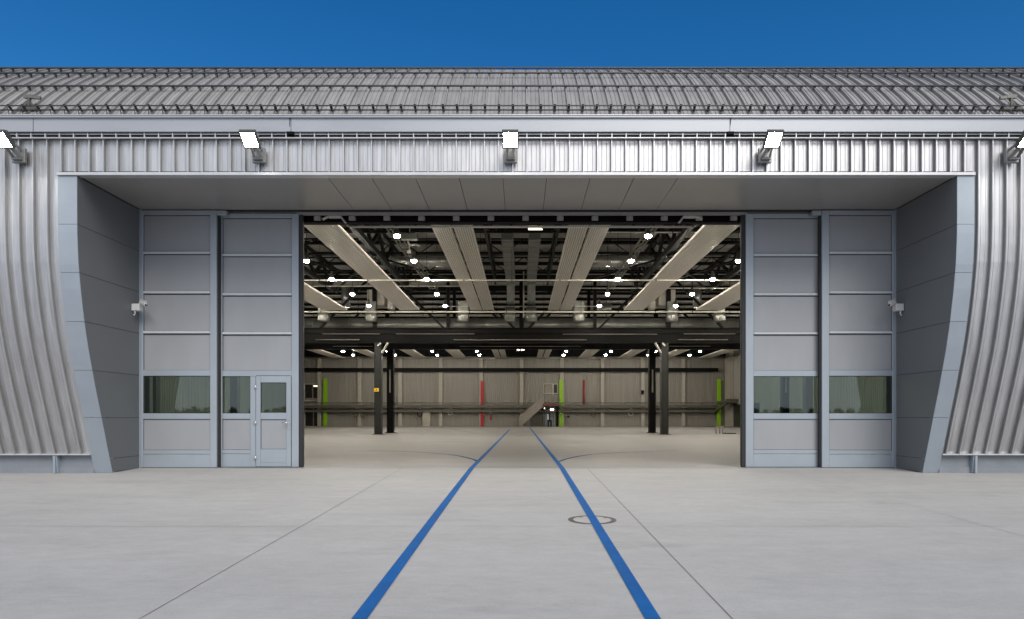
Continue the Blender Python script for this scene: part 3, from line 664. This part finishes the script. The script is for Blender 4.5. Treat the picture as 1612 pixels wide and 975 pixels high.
# staircase with landing
ST = empty('staircase', (xw(845), YW - 1.4, 0), 'steel staircase with solid railing rising to a maroon edged landing', 'staircase')
ya, yb = YW - 2.0, YW - 0.9
sx0, sx1, sxe = xw(817), xw(856), xw(879.5); lz = zw(636)
for yy in (ya, yb):
    m = MB(); m.bar((sx0 + 0.1, yy, 0.1), (sx1, yy, lz - 0.05), 0.06, 0.28); m.build('stringer', M['steel'], ST)
m = MB(); nst = 15
for i in range(nst):
    fx = (i + .5) / nst; m.box(sx0 + (sx1 - sx0) * fx - 0.14, sx0 + (sx1 - sx0) * fx + 0.14, ya + 0.05, yb - 0.05, lz * fx - 0.02, lz * fx + 0.02)
m.build('steps', M['steel'], ST)
m = MB(); m.prism([(ya - 0.05, 0), (ya - 0.02, 0), (ya - 0.02, 0.01), (ya - 0.05, 0.01)], sx0, sx0 + .01)
for pts in ([(sx0, ya - .04, 0.25), (sx1, ya - .04, lz + 0.05), (sx1, ya - .04, lz + 1.0), (sx0, ya - .04, 1.15)],):
    vs = [m.bm.verts.new(p_) for p_ in pts]; vb = [m.bm.verts.new((p_[0], p_[1] + .025, p_[2])) for p_ in pts]
    m.bm.faces.new(vs); m.bm.faces.new(vb[::-1])
    for i in range(4): m.bm.faces.new((vs[i], vs[(i + 1) % 4], vb[(i + 1) % 4], vb[i]))
m.build('side_panel', M['steel'], ST)
m = MB(); m.tube((sx0, ya - .05, 1.25), (sx1, ya - .05, lz + 1.1), 0.035); m.tube((sx0, ya - .05, 0), (sx0, ya - .05, 1.25), 0.04); m.tube((sx1, ya - .05, lz + 1.1), (sxe, ya - .05, lz + 1.1), 0.035); m.tube((sx1, ya - .05, lz + .6), (sxe, ya - .05, lz + .6), 0.02)
for q in range(5): xx = sx1 + (sxe - sx1) * q / 4; m.tube((xx, ya - .05, lz), (xx, ya - .05, lz + 1.1), 0.03)
m.build('handrail', M['steel'], ST)
m = MB(); m.box(sx1, sxe, ya, YW - 0.45, lz - 0.12, lz - 0.03); m.build('landing', M['steel'], ST)
m = MB(); m.box(sx1 - 0.2, sxe - 0.15, ya - 0.05, ya - 0.001, lz - 0.30, lz - 0.03); m.build('landing_edge', M['maroon'], ST)
m = MB(); m.box(sxe - 0.42, sxe - 0.14, ya + .02, ya + 0.3, 0, lz - 0.125); m.box(xw(854) - .03, xw(854) + .05, ya + .02, ya + 0.12, 0, lz - 0.125); m.build('support_post', M['black'], ST)
# lit doorway under the landing
w, x0, x1, z0, z1 = wall_window(856, 872, 644, 671.5, 'pale lit doorway beneath the stair landing')
m = MB(); m.box(x0 + .1, x1 - .05, YW - 0.10, YW - 0.062, 0.02, z1 - .05); m.build('door_leaf', M['plinth'], w)
m = MB(); m.box(xw(866), xw(871), YW - 0.8, YW - 0.77, zw(646), zw(644)); m.box(xw(856.4), xw(857.2), YW - .8, YW - .77, zw(643.5), zw(642.6)); m.build('small_lamp', M['small'], w)
dp = MB(); dp.box(xw(835), xw(853.5), YW - 0.10, YW - 0.04, 0, 2.3); dp.build('dark_door', M['ledge'], H)
# black stand with a pole below the landing
sx = xw(864); TS = empty('tool_stand', (sx, YW - 2.2, 0), 'black two legged stand with upright pole under the stair landing', 'stand')
m = MB(); m.box(sx - 0.26, sx + 0.26, YW - 2.4, YW - 2.0, 0.62, 0.78); m.build('top', M['black'], TS)
for s in (-1, 1):
    m = MB(); m.box(sx + s * 0.17 - 0.08, sx + s * 0.17 + 0.08, YW - 2.35, YW - 2.05, 0.0, 0.62); m.build('leg', M['black'], TS)
m = MB(); m.tube((sx, YW - 2.2, 0.78), (sx - 0.03, YW - 2.2, 1.65), 0.06); m.build('pole', M['black'], TS)
m = MB(); m.prism([(YW - 2.25, 0.85), (YW - 2.22, 0.85), (YW - 2.22, 1.5), (YW - 2.25, 1.5)], sx - 0.28, sx - 0.10); m.build('notice', M['white'], TS)
# pale cabinet and small things on the rear wall
cb = empty('wall_cabinet', (xw(671.5), YW - 0.3, 0), 'tall pale cabinet standing against the rear wall left of the red post', 'cabinet')
m = MB(); m.box(xw(666.3), xw(677.7), YW - 0.5, YW - 0.04, 0.02, zw(648), .01); m.build('body', M['offwhite'], cb)
m = MB(); m.box(xw(666.9), xw(677.1), YW - 0.515, YW - 0.501, 0.12, zw(648.7)); m.box(xw(676), xw(676.4), YW - .54, YW - .516, .85, 1.05); m.build('door', M['pilaster'], cb)
def reel(px, py, label, col=M['ledge']):
    c = xw(px); z = zw(py); e = empty('cable_reel', (c, YW - .4, z), label, 'cable reel', 'cable reels hung along the rear wall')
    m = MB(); m.box(c - .10, c + .10, YW - .62, YW - .42, z + .25, z + .6, .02); m.build('box', M['offwhite'], e)
    m = MB(); pts = [(c + .28 * math.sin(t) - .05, YW - .6, z - .05 + .42 * math.cos(t)) for t in [i * math.pi / 8 for i in range(17)]]; m.poly(pts, .045, 6); m.build('cable_loop', col, e)
reel(662.5, 650, 'dark cable reel on the rear wall just left of the pale cabinet', M['black'])
reel(710, 648, 'pale cable reel on the rear wall between the cabinet and the red post', M['offwhite'])
reel(563, 650, 'cable reel on the rear wall left of the dark columns'); reel(573.5, 652, 'cable reel on the rear wall close beside the left front column')
reel(933.5, 651, 'cable reel on the rear wall below the thin red pipe'); reel(992.5, 649, 'cable reel on the rear wall left of the right columns', M['offwhite'])
fx = xw(772.5); fe = empty('fire_extinguisher', (fx, YW - .5, 1.0), 'red fire extinguisher on the rear wall right of the red post', 'fire extinguisher')
m = MB(); m.lathe([(0.03, 0.0), (.11, .02), (.11, .48), (.06, .58), (.03, .6), (.03, .68)], (fx, YW - .5, 0.75)); m.build('cylinder', M['red'], fe)
m = MB(); m.box(fx - .1, fx + .06, YW - .53, YW - .47, 1.45, 1.5); m.poly([(fx + .04, YW - .52, 1.45), (fx + .15, YW - .55, 1.3), (fx + .13, YW - .55, 0.95)], .02); m.build('handle', M['black'], fe)
m = MB(); m.box(fx - .12, fx + .12, YW - .41, YW - .38, 1.6, 1.85); m.build('sign_plate', M['white'], fe)
vx = xw(894); v = empty('wall_valve', (vx, YW - .6, 1.2), 'dark pipe valve on the rear wall right of the green stair post', 'valve')
m = MB(); m.tube((vx - .8, YW - .6, 1.6), (vx, YW - .6, 1.2), .05); m.tube((vx, YW - .6, 0.0), (vx, YW - .6, 1.2), .03); m.build('pipe', M['steel'], v)
m = MB(); m.lathe([(.05, -.12), (.16, -.08), (.16, .08), (.05, .12)], (vx, YW - .6, 1.2)); m.build('wheel', M['black'], v)
sp = empty('wall_loudspeaker', (xw(1010.5), YW - .5, zw(618)), 'small dark loudspeaker high on the rear wall left of the right columns', 'loudspeaker')
m = MB(); m.box(xw(1010.5) - .16, xw(1010.5) + .16, YW - .6, YW - .3, zw(621), zw(615), .03); m.build('cabinet', M['black'], sp)
m = MB(); m.box(xw(1010.5) - .04, xw(1010.5) + .04, YW - .3, YW - .04, zw(619), zw(617)); m.build('bracket', M['steel'], sp)
# mezzanine in the right rear corner
mz_ = MB(); mz_.box(xw(1127), HR - .04, YW - 4.0, YW - .45, 2.85, 3.1); mz_.box(xw(1127), HR - .04, YW - 4.0, YW - 3.9, 3.1, 3.3)
mz_.build('mezzanine_platform', M['ledge'], H)
mb2 = MB(); mb2.bar((xw(1124), YW - 0.6, 1.9), (xw(1131), YW - 3.5, 2.85), .25); mb2.build('platform_brace', M['ledge'], H)
m = MB(); m.box(HR - 0.10, HR - 0.04, 71.0, 79.5, 0.0, 2.7); m.build('side_doorway', M['dark_room'], H)
m = MB(); m.box(HR - .5, HR - .04, 79.7, YW - .4, 0, 9.3); m.build('corner_pilaster', M['pilaster'], H)
# low barrier in front of the right green post
bx0, bx1, by = X(1127, 47), X(1137.5, 47), 47.0
e = empty('post_barrier', ((bx0 + bx1) / 2, by, 0), 'low steel barrier of short posts standing in front of the right green post', 'barrier')
for xx in (bx0, (bx0 + bx1) / 2 + .03, bx1):
    m = MB(); m.box(xx - .045, xx + .045, by - .05, by + .05, 0, .52, .008); m.build('post', M['steel'], e)
m = MB(); m.box(bx0, bx1, by - .03, by + .03, .49, .55, .008); m.build('rail', M['steel'], e)
m = MB(); m.tube((bx1, by - .2, .03), (bx1 + .8, by - .5, .03), .03); m.box(bx1 + .2, bx1 + .8, by - .52, by - .4, .0, .05); m.build('loose_hose', M['black'], e)

# ------------------------------------------------------------------ radiant panels
def strip_mesh(x0, x1, y0, y1, z, n):
    m = MB(); xs = []; p_ = (x1 - x0) / n
    for k in range(n):
        for q, h in ((0.0, 0.0), (0.20, 0.0), (0.27, 0.05), (0.80, 0.05), (0.87, 0.0)): xs.append((x0 + (k + q) * p_, z - h))
    xs.append((x1, z))
    a = [m.bm.verts.new((x, y0, h)) for x, h in xs]; b = [m.bm.verts.new((x, y1, h)) for x, h in xs]
    for k in range(len(xs) - 1):
        f = m.bm.faces.new((a[k], a[k + 1], b[k + 1], b[k]))
        if abs(xs[k][1] - z) < .001 and abs(xs[k + 1][1] - z) < .001: f.material_index = 1
    m.box(x0, x1, y0, y1, z + 0.004, z + 0.05)
    m.box(x0 - .006, x0 - .001, y0, y1, z - .05, z + .05); m.box(x1 + .001, x1 + .006, y0, y1, z - .05, z + .05)
    return m
PZ = 8.40
def radiant(cx, w, secs, halves, label, group, gap, hang):
    e = empty('radiant_panel', (cx, secs[0][0], PZ), label, 'radiant panel', group)
    for (y0, y1) in secs:
        if halves:
            for xa, xb in ((cx - w / 2, cx - gap / 2), (cx + gap / 2, cx + w / 2)): strip_mesh(xa, xb, y0, y1 - .03, PZ, 8).build('strip', M['radiant'], e).data.materials.append(M['groove'])
        else: strip_mesh(cx - w / 2, cx + w / 2, y0, y1 - .03, PZ, 11).build('strip', M['radiant'], e).data.materials.append(M['groove'])
    y = secs[0][0] + 1
    while y < secs[-1][1]:
        m = MB(); m.box(cx - w / 2, cx + w / 2, y - .02, y + .02, PZ + .052, PZ + .09)
        for s in (-1, 1): m.tube((cx + s * w * .4, y, PZ + .09), (cx + s * w * .4, y, 10.8), .008, 5)
        y += 3.1; m.build('hanger', M['black'], e)
S1 = [(19.0, 34.4), (34.42, 44.3)]
side = lambda x: 'left' if x < 0 else 'right'
rad1 = {2.5: 'pair of ribbed pale ceiling strips nearest the centre line in the front hall, %s side', 7.5: 'single broad ribbed pale ceiling strip reaching the upper %s corner of the opening', 12.5: 'outer pale ceiling strip half hidden behind the %s door edge in the front hall'}
for cx, w, hv, gp in ((-2.62, 1.52, True, .10), (2.55, 1.52, True, .10), (-7.5, 1.28, False, 0), (7.5, 1.28, False, 0), (-12.5, 1.62, True, .02), (12.5, 1.62, True, .02)):
    key = 2.5 if abs(cx) < 3 else abs(cx)
    radiant(cx, w, S1, hv, rad1[key] % side(cx), 'radiant ceiling strips in the front hall', gp, True)
for i, cx in enumerate((-22.3, -17.4, -12.3, -7.45, -2.5, 2.55, 7.65, 12.5, 17.3, 22.3)):
    k = [4, 3, 2, 1, 0, 0, 1, 2, 3, 4][i]
    radiant(cx, 1.38, [(54.0, 65.5), (65.52, 81.2)], True, '%s pale ceiling strip from the centre line in the rear hall, %s side' % (ORD[k], side(cx)), 'radiant ceiling strips in the rear hall', .14 if k == 0 else .03, True)
# pale cross pipes at panel joints
for (y, z, xa, xb, r, lab) in ((34.4, 8.42, -14, 14, .042, 'pale pipe crossing under the front hall ceiling halfway along the strips'), (44.45, 8.36, -27, 25, .055, 'pale pipe crossing at the far ends of the front hall strips'), (65.5, 8.30, -27, 25, .065, 'pale pipe crossing the rear hall under the black girder'), (44.0, 8.66, -5.5, 5.5, .022, 'thin pipe just above the pale cross pipe at the girder')):
    e = empty('cross_pipe', (0, y, z), lab, 'pipe'); m = MB(); m.tube((xa, y, z - .10), (xb, y, z - .10), r, 8); m.build('pipe', M['pipe'], e)
    q = xa + 1
    while q < xb:
        m = MB(); m.tube((q, y, z - .1), (q, y, 10.6), .01, 5); m.box(q - .02, q + .02, y - r - .02, y + r + .02, z - .1 - r - .01, z - .1 + r + .01); q += 2.5
        m.build('hanger', M['black'], e)
for i, (y, z, xa, xb, r, lab) in enumerate(((27.2, 9.6, -9, -3.4, .03, 'thin pale pipe under the deck nearest the doorway on the left'), (30.6, 9.75, 3.3, 9.5, .03, 'thin pale pipe under the deck nearest the doorway on the right'), (41.2, 9.35, -13, -3.5, .035, 'thin pale pipe close before the girder on the left'), (41.6, 9.3, 3.6, 13.5, .035, 'thin pale pipe close before the girder on the right'), (52.5, 9.3, -26, 24, .05, 'long pale pipe high behind the girder'), (52.0, 8.75, -26, 24, .04, 'long pale pipe seen just above the long round duct'), (57.0, 9.15, -12, 14, .05, 'pale pipe deep in the rear hall roof'))):
    e = empty('service_pipe', (0, y, z), lab, 'pipe'); m = MB(); m.tube((xa, y, z), (xb, y, z), r, 8); m.build('pipe', M['pipe'], e)
    q = xa + .8
    while q < xb:
        m = MB(); m.tube((q, y, z), (q, y, 11.0), .01, 5); m.box(q - .02, q + .02, y - r - .015, y + r + .015, z - r - .01, z + r + .01); m.build('hanger', M['black'], e); q += 2.9
for s, w_ in ((-1, 'left'), (1, 'right')):
    e = empty('cable_ladder', (s * 5.9, 26, 9.7), 'dark cable ladder running along the roof above the %s lamps' % w_, 'cable tray'); m = MB()
    for dx in (-.2, .2): m.box(s * 5.9 + dx - .015, s * 5.9 + dx + .015, 25, 44, 9.68, 9.78)
    m.build('rail', M['ledge'], e); m = MB(); q = 25.2; m.box(s * 5.9 - .02, s * 5.9 + .02, 25.0, 44, 9.685, 9.69)
    while q < 44: m.box(s * 5.9 - .18, s * 5.9 + .18, q - .03, q + .03, 9.69, 9.72); q += .6
    m.build('rungs', M['ledge'], e)
# round ducts
def duct(a, b, r, label, mat=M['duct'], band=1.2):
    e = empty('ventilation_duct', a, label, 'duct'); a = Vector(a); b = Vector(b)
    m = MB(); m.tube(a, b, r, 20); m.build('shell', mat, e)
    d = (b - a).normalized(); L = (b - a).length; q = band / 2
    while q < L:
        m = MB(); m.tube(a + d * (q - .03), a + d * (q + .03), r + .018, 20); q += band; m.build('seam_band', mat, e)
duct((-26, 47.1, 7.72), (24.5, 47.1, 7.72), 0.50, 'long round grey duct running between the two black girders', M['duct_dark'], 2.5)
duct((-7.6, 38.0, 10.15), (-3.3, 38.0, 10.15), 0.30, 'short round duct under the deck left of the centre strips')
duct((3.3, 38.0, 10.15), (7.6, 38.0, 10.15), 0.30, 'short round duct under the deck right of the centre strips')
duct((-5.6, 51.5, 9.8), (-3.0, 51.5, 9.8), 0.26, 'short round duct behind the girder left of the centre post')
duct((3.0, 51.5, 9.8), (7.0, 51.5, 9.8), 0.26, 'short round duct behind the girder right of the centre post')
duct((-26, 60, 9.3), (24.5, 60, 9.3), 0.4, 'long dull duct crossing the rear hall ceiling', M['duct_dark'], 2.5)
def rect_duct(cx, label):
    e = empty('rectangular_duct', (cx, 30, 10), label, 'duct'); m = MB(); m.box(cx - .28, cx + .28, 33.0, 44.0, 10.05, 10.45, .01); m.build('shell', M['lamp_body'], e)
    y = 33.5
    while y < 44:
        m = MB(); m.box(cx - .31, cx + .31, y - .04, y + .04, 10.02, 10.48); y += 1.1; m.build('flange', M['duct_dark'], e)
    m = MB(); m.box(cx - .26, cx + .26, 44.01, 44.4, 8.75, 10.45); m.build('drop', M['duct'], e)
rect_duct(-0.72, 'boxed duct with flanges running to the girder left of the centre post')
rect_duct(0.66, 'boxed duct with flanges running to the girder right of the centre post')
# nozzle diffusers below the duct line
nz = [(-13.4, 'leftmost'), (-10.2, 'second from the left'), (-3.95, 'third from the left'), (-0.78, 'just left of the centre post'), (0.66, 'just right of the centre post'), (3.9, 'third from the right'), (10.2, 'second from the right'), (13.4, 'rightmost')]
for cx, pos in nz:
    yy = 44.75; e = empty('air_diffuser', (cx, yy, 7.6), 'bucket shaped metal air diffuser above the black girder, ' + pos, 'air diffuser', 'air diffusers in front of the girder')
    m = MB(); m.lathe([(0.29, 0.0), (0.38, 0.05), (0.42, 0.35), (0.42, 0.52), (0.36, 0.6)], (cx, yy, 7.60), 20); m.build('bucket', M['duct'], e)
    m = MB()
    for k in range(-2, 3): m.box(cx + k * .11 - .03, cx + k * .11 + .03, yy - .43, yy - .34, 7.72, 8.0)
    m.build('vane', M['duct_dark'], e)
    m = MB(); m.box(cx - .34, cx + .34, yy - .2, yy + .3, 8.21, 9.0 if abs(cx) > 2 else 8.7, .01); m.build('neck', M['duct_dark'], e)
for s in (-1, 1):
    cx = s * 10.2; e = empty('ventilation_unit', (cx, 46.9, 9), 'grey boxed ventilation unit behind the girder on the %s' % side(s), 'ventilation unit')
    m = MB(); m.box(cx - .6, cx + .6, 46.2, 47.6, 9.0, 10.1, .02); m.build('casing', M['pilaster'], e)
    m = MB(); m.box(cx - s * .95 - .2, cx - s * .95 + .2, 46.5, 47.2, 8.8, 10.0, .02); m.build('plenum', M['offwhite'], e)
    m = MB(); m.tube((cx + s * 2.2, 46.6, 8.9), (cx + s * 2.2, 46.6, 10.4), .3, 16); m.build('riser', M['duct'], e)
# ------------------------------------------------------------------ bay lamps
LZ = 8.27
def bay_lamp(x, y, label, group, mat, r=0.125):
    e = empty('bay_lamp', (x, y, LZ), label, 'ceiling lamp', group)
    m = MB(); m.lathe([(r, 0.0), (r + .015, 0.0), (r + .01, .06), (r * .55, .20), (.07, .24), (.07, .36), (.02, .40)], (x, y, LZ), 18); m.build('housing', M['lamp_body'], e)
    m = MB(); m.lathe([(r - .005, -0.004), (r * .97, -.04), (r * .80, -.085), (r * .42, -.105)], (x, y, LZ), 18); m.build('lens', mat, e)
    m = MB(); m.tube((x, y, LZ + .4), (x, y, 11.0), .012, 6); m.build('suspension', M['black'], e)
    return e
rowname = {-15: 'far left', -10: 'outer left', -5: 'inner left', 5: 'inner right', 10: 'outer right', 15: 'far right', -20: 'leftmost', 20: 'rightmost'}
for x in (-20, -15, -10, -5, 5, 10, 15, 20):  # the far and outermost rows are unseen, added for bounce light
    for i, y in enumerate((25.7, 29.8, 33.8, 37.9, 41.9)):
        if i == 0 and abs(x) != 5: continue
        xx = x * 0.97 + (0.08 if x > 0 else 0)
        bay_lamp(xx, y, 'glowing lamp in the front hall (far and outermost rows added unseen), %s row, %s from the doorway' % (rowname[x], ORD[i]), 'bay lamps in the front hall', M['bay'])
for x in (-20, -15, -10, -5, 5, 10, 15, 20):
    for i, y in enumerate((54.2, 58.4, 62.6, 66.9, 71.0, 75.4)):  # lamps just behind the girder are unseen, added for bounce light
        bay_lamp(x * .96, y, 'glowing lamp in the rear hall (those just behind the girder added unseen), %s row, %s from the rear wall' % (rowname[x], ORD[5 - i]), 'bay lamps in the rear hall', M['bay_far'], .14)
tl = empty('tube_lamp', (X(843, 34), 33.5, 10.3), 'small pale lit tube lamp near the top centre of the opening', 'tube lamp')
m = MB(); xx = X(843, 33); m.box(xx - .36, xx + .36, 33, 33.4, Z(359, 33), Z(355.5, 33), .01); m.build('diffuser', M['tube'], tl)
m = MB(); m.box(xx - .38, xx + .38, 32.98, 33.42, Z(355.4, 33), Z(353.5, 33)); m.tube((xx, 33.2, Z(354, 33)), (xx, 33.2, 11.2), .02); m.build('tray', M['lamp_body'], tl)
el = empty('twin_spotlight', (X(819.5, 50), 50, 6.4), 'small twin spotlight hanging under the girder at the centre', 'spotlight')
m = MB(); cx = X(819.5, 50); m.box(cx - .25, cx + .25, 49.9, 50.1, 6.35, 6.5); m.tube((cx, 50, 6.5), (cx, 50, 7), .03); m.build('bracket', M['steel'], el)
for s in (-1, 1):
    m = MB(); m.lathe([(.04, .12), (.11, .0), (.09, -.03)], (cx + s * .16, 49.9, 6.25), 12); m.build('lamp_head', M['small'], el)
w_ = empty('gas_heater', (X(644, 29), 29, 9), 'small dark heater with pale pipe fittings beside the nearest lamp on the left', 'heater')
hx = X(645, 29); hz = Z(378, 29); m = MB(); m.box(hx - .35, hx + .35, 28.8, 29.2, hz, hz + .22, .02); m.tube((hx, 29, hz + .2), (hx, 29, 11), .02); m.build('casing', M['lamp_body'], w_)
m = MB(); m.poly([(hx - .1, 28.9, hz), (hx, 28.9, hz - .25), (hx + .3, 28.9, hz - .22), (hx + .45, 28.9, hz - .3)], .04); m.poly([(hx, 28.9, hz - .25), (hx, 28.9, hz - .55)], .03); m.box(hx - .09, hx + .07, 28.85, 28.95, hz - .6, hz - .5); m.build('pipe_fitting', M['offwhite'], w_)

rnd = random.Random(11); tl_ = MB()
for k in range(420):
    x = -420 + 2 * k + rnd.uniform(-1.5, 1.5); h = 5.2 + 0.5 * math.sin(k * .05) + 0.25 * math.sin(k * .37 + 1) + rnd.uniform(-.25, .25); y = -205 + rnd.uniform(-6, 6); zb = slope(-62) - .03
    for c in range(9):
        a = rnd.uniform(0, 6.28); zz = zb + h * (c + rnd.random()) / 9; w = (2.0 + rnd.random()) * (1.15 - .6 * c / 9); dx, dy = math.cos(a) * w, math.sin(a) * w * .5
        tl_.face([(x - dx, y - dy, zz - w * .6), (x + dx, y + dy, zz - w * .45), (x + dx * .6, y + dy, zz + w * .7), (x - dx * .7, y - dy, zz + w * .55)])
tag(tl_.build('treeline', paint('tree_foliage', (0.045, 0.06, 0.028), 0.8, 0, 0.5, (1, 1, 1), .4), fix=False), kind='stuff')
# ------------------------------------------------------------------ sky, sun, camera
EL, AZ = math.radians(42), math.radians(158)      # sun high behind the camera, slightly to one side
wd = bpy.data.worlds.new('World'); SC.world = wd; wd.use_nodes = True
nt = wd.node_tree; bg = nt.nodes['Background']
sk = nt.nodes.new('ShaderNodeTexSky'); sk.sky_type = 'NISHITA'; sk.sun_disc = False; sk.sun_elevation = EL; sk.sun_rotation = AZ
sk.air_density = 1.0; sk.dust_density = 0.0; sk.ozone_density = 6.0
hs = nt.nodes.new('ShaderNodeHueSaturation'); hs.inputs['Hue'].default_value = 0.500; hs.inputs['Saturation'].default_value = 1.28; hs.inputs['Value'].default_value = 1.15
nt.links.new(sk.outputs['Color'], hs.inputs['Color'])
# unseen bright cloud added behind the viewer for neutral fill, clear sky over the hangar
tc = nt.nodes.new('ShaderNodeTexCoord'); sp_ = nt.nodes.new('ShaderNodeSeparateXYZ'); nt.links.new(tc.outputs['Generated'], sp_.inputs[0])
nz_ = nt.nodes.new('ShaderNodeTexNoise'); nz_.inputs['Scale'].default_value = 2.2; nz_.inputs['Detail'].default_value = 6; nt.links.new(tc.outputs['Generated'], nz_.inputs['Vector'])
ad = nt.nodes.new('ShaderNodeMath'); ad.operation = 'MULTIPLY_ADD'; ad.inputs[1].default_value = 0.5; nt.links.new(nz_.outputs['Fac'], ad.inputs[0]); nt.links.new(sp_.outputs['Y'], ad.inputs[2])
mr_ = nt.nodes.new('ShaderNodeMapRange'); mr_.interpolation_type = 'SMOOTHSTEP'; mr_.inputs['From Min'].default_value = 0.45; mr_.inputs['From Max'].default_value = -0.05
nt.links.new(ad.outputs[0], mr_.inputs['Value'])
cr_ = nt.nodes.new('ShaderNodeValToRGB'); cr_.color_ramp.elements[0].position = 0.35; cr_.color_ramp.elements[0].color = (5.6, 6.3, 7.6, 1); cr_.color_ramp.elements[1].position = 0.7; cr_.color_ramp.elements[1].color = (9.5, 9.8, 10.4, 1)
nt.links.new(nz_.outputs['Fac'], cr_.inputs['Fac'])
mx_ = nt.nodes.new('ShaderNodeMix'); mx_.data_type = 'RGBA'; nt.links.new(mr_.outputs['Result'], mx_.inputs[0])
nt.links.new(hs.outputs['Color'], mx_.inputs[6]); nt.links.new(cr_.outputs['Color'], mx_.inputs[7])
nt.links.new(mx_.outputs[2], bg.inputs['Color']); bg.inputs['Strength'].default_value = 0.10
sl = bpy.data.lights.new('sun', 'SUN'); sl.energy = 2.4; sl.angle = math.radians(35); sl.color = (1.0, 0.94, 0.85)
so_ = bpy.data.objects.new('sun', sl); COL.objects.link(so_)
dirv = Vector((math.sin(AZ) * math.cos(EL), math.cos(AZ) * math.cos(EL), math.sin(EL)))   # towards the sun
so_.rotation_euler = dirv.to_track_quat('Z', 'Y').to_euler(); so_.location = dirv * 50

cam = bpy.data.cameras.new('camera'); co = bpy.data.objects.new('camera', cam); COL.objects.link(co); SC.camera = co
co.location = (0, 0, 1.22); co.rotation_euler = (math.radians(90), 0, 0)
cam.sensor_width = 36; cam.sensor_fit = 'HORIZONTAL'; cam.lens = 36 * F / 1612.0
cam.shift_x = -15 / 1612.0; cam.shift_y = 168.5 / 1612.0; cam.clip_start = 0.1; cam.clip_end = 3000
SC.view_settings.view_transform = 'Standard'; SC.view_settings.look = 'None'; SC.view_settings.exposure = 0; SC.view_settings.gamma = 1
SC.render.engine = 'CYCLES'
try:
    SC.cycles.use_denoising = True; SC.cycles.max_bounces = 8; SC.cycles.diffuse_bounces = 5; SC.cycles.transparent_max_bounces = 12
    SC.cycles.sample_clamp_indirect = 6.0; SC.cycles.use_light_tree = True; SC.cycles.caustics_reflective = False; SC.cycles.caustics_refractive = False
except Exception: pass
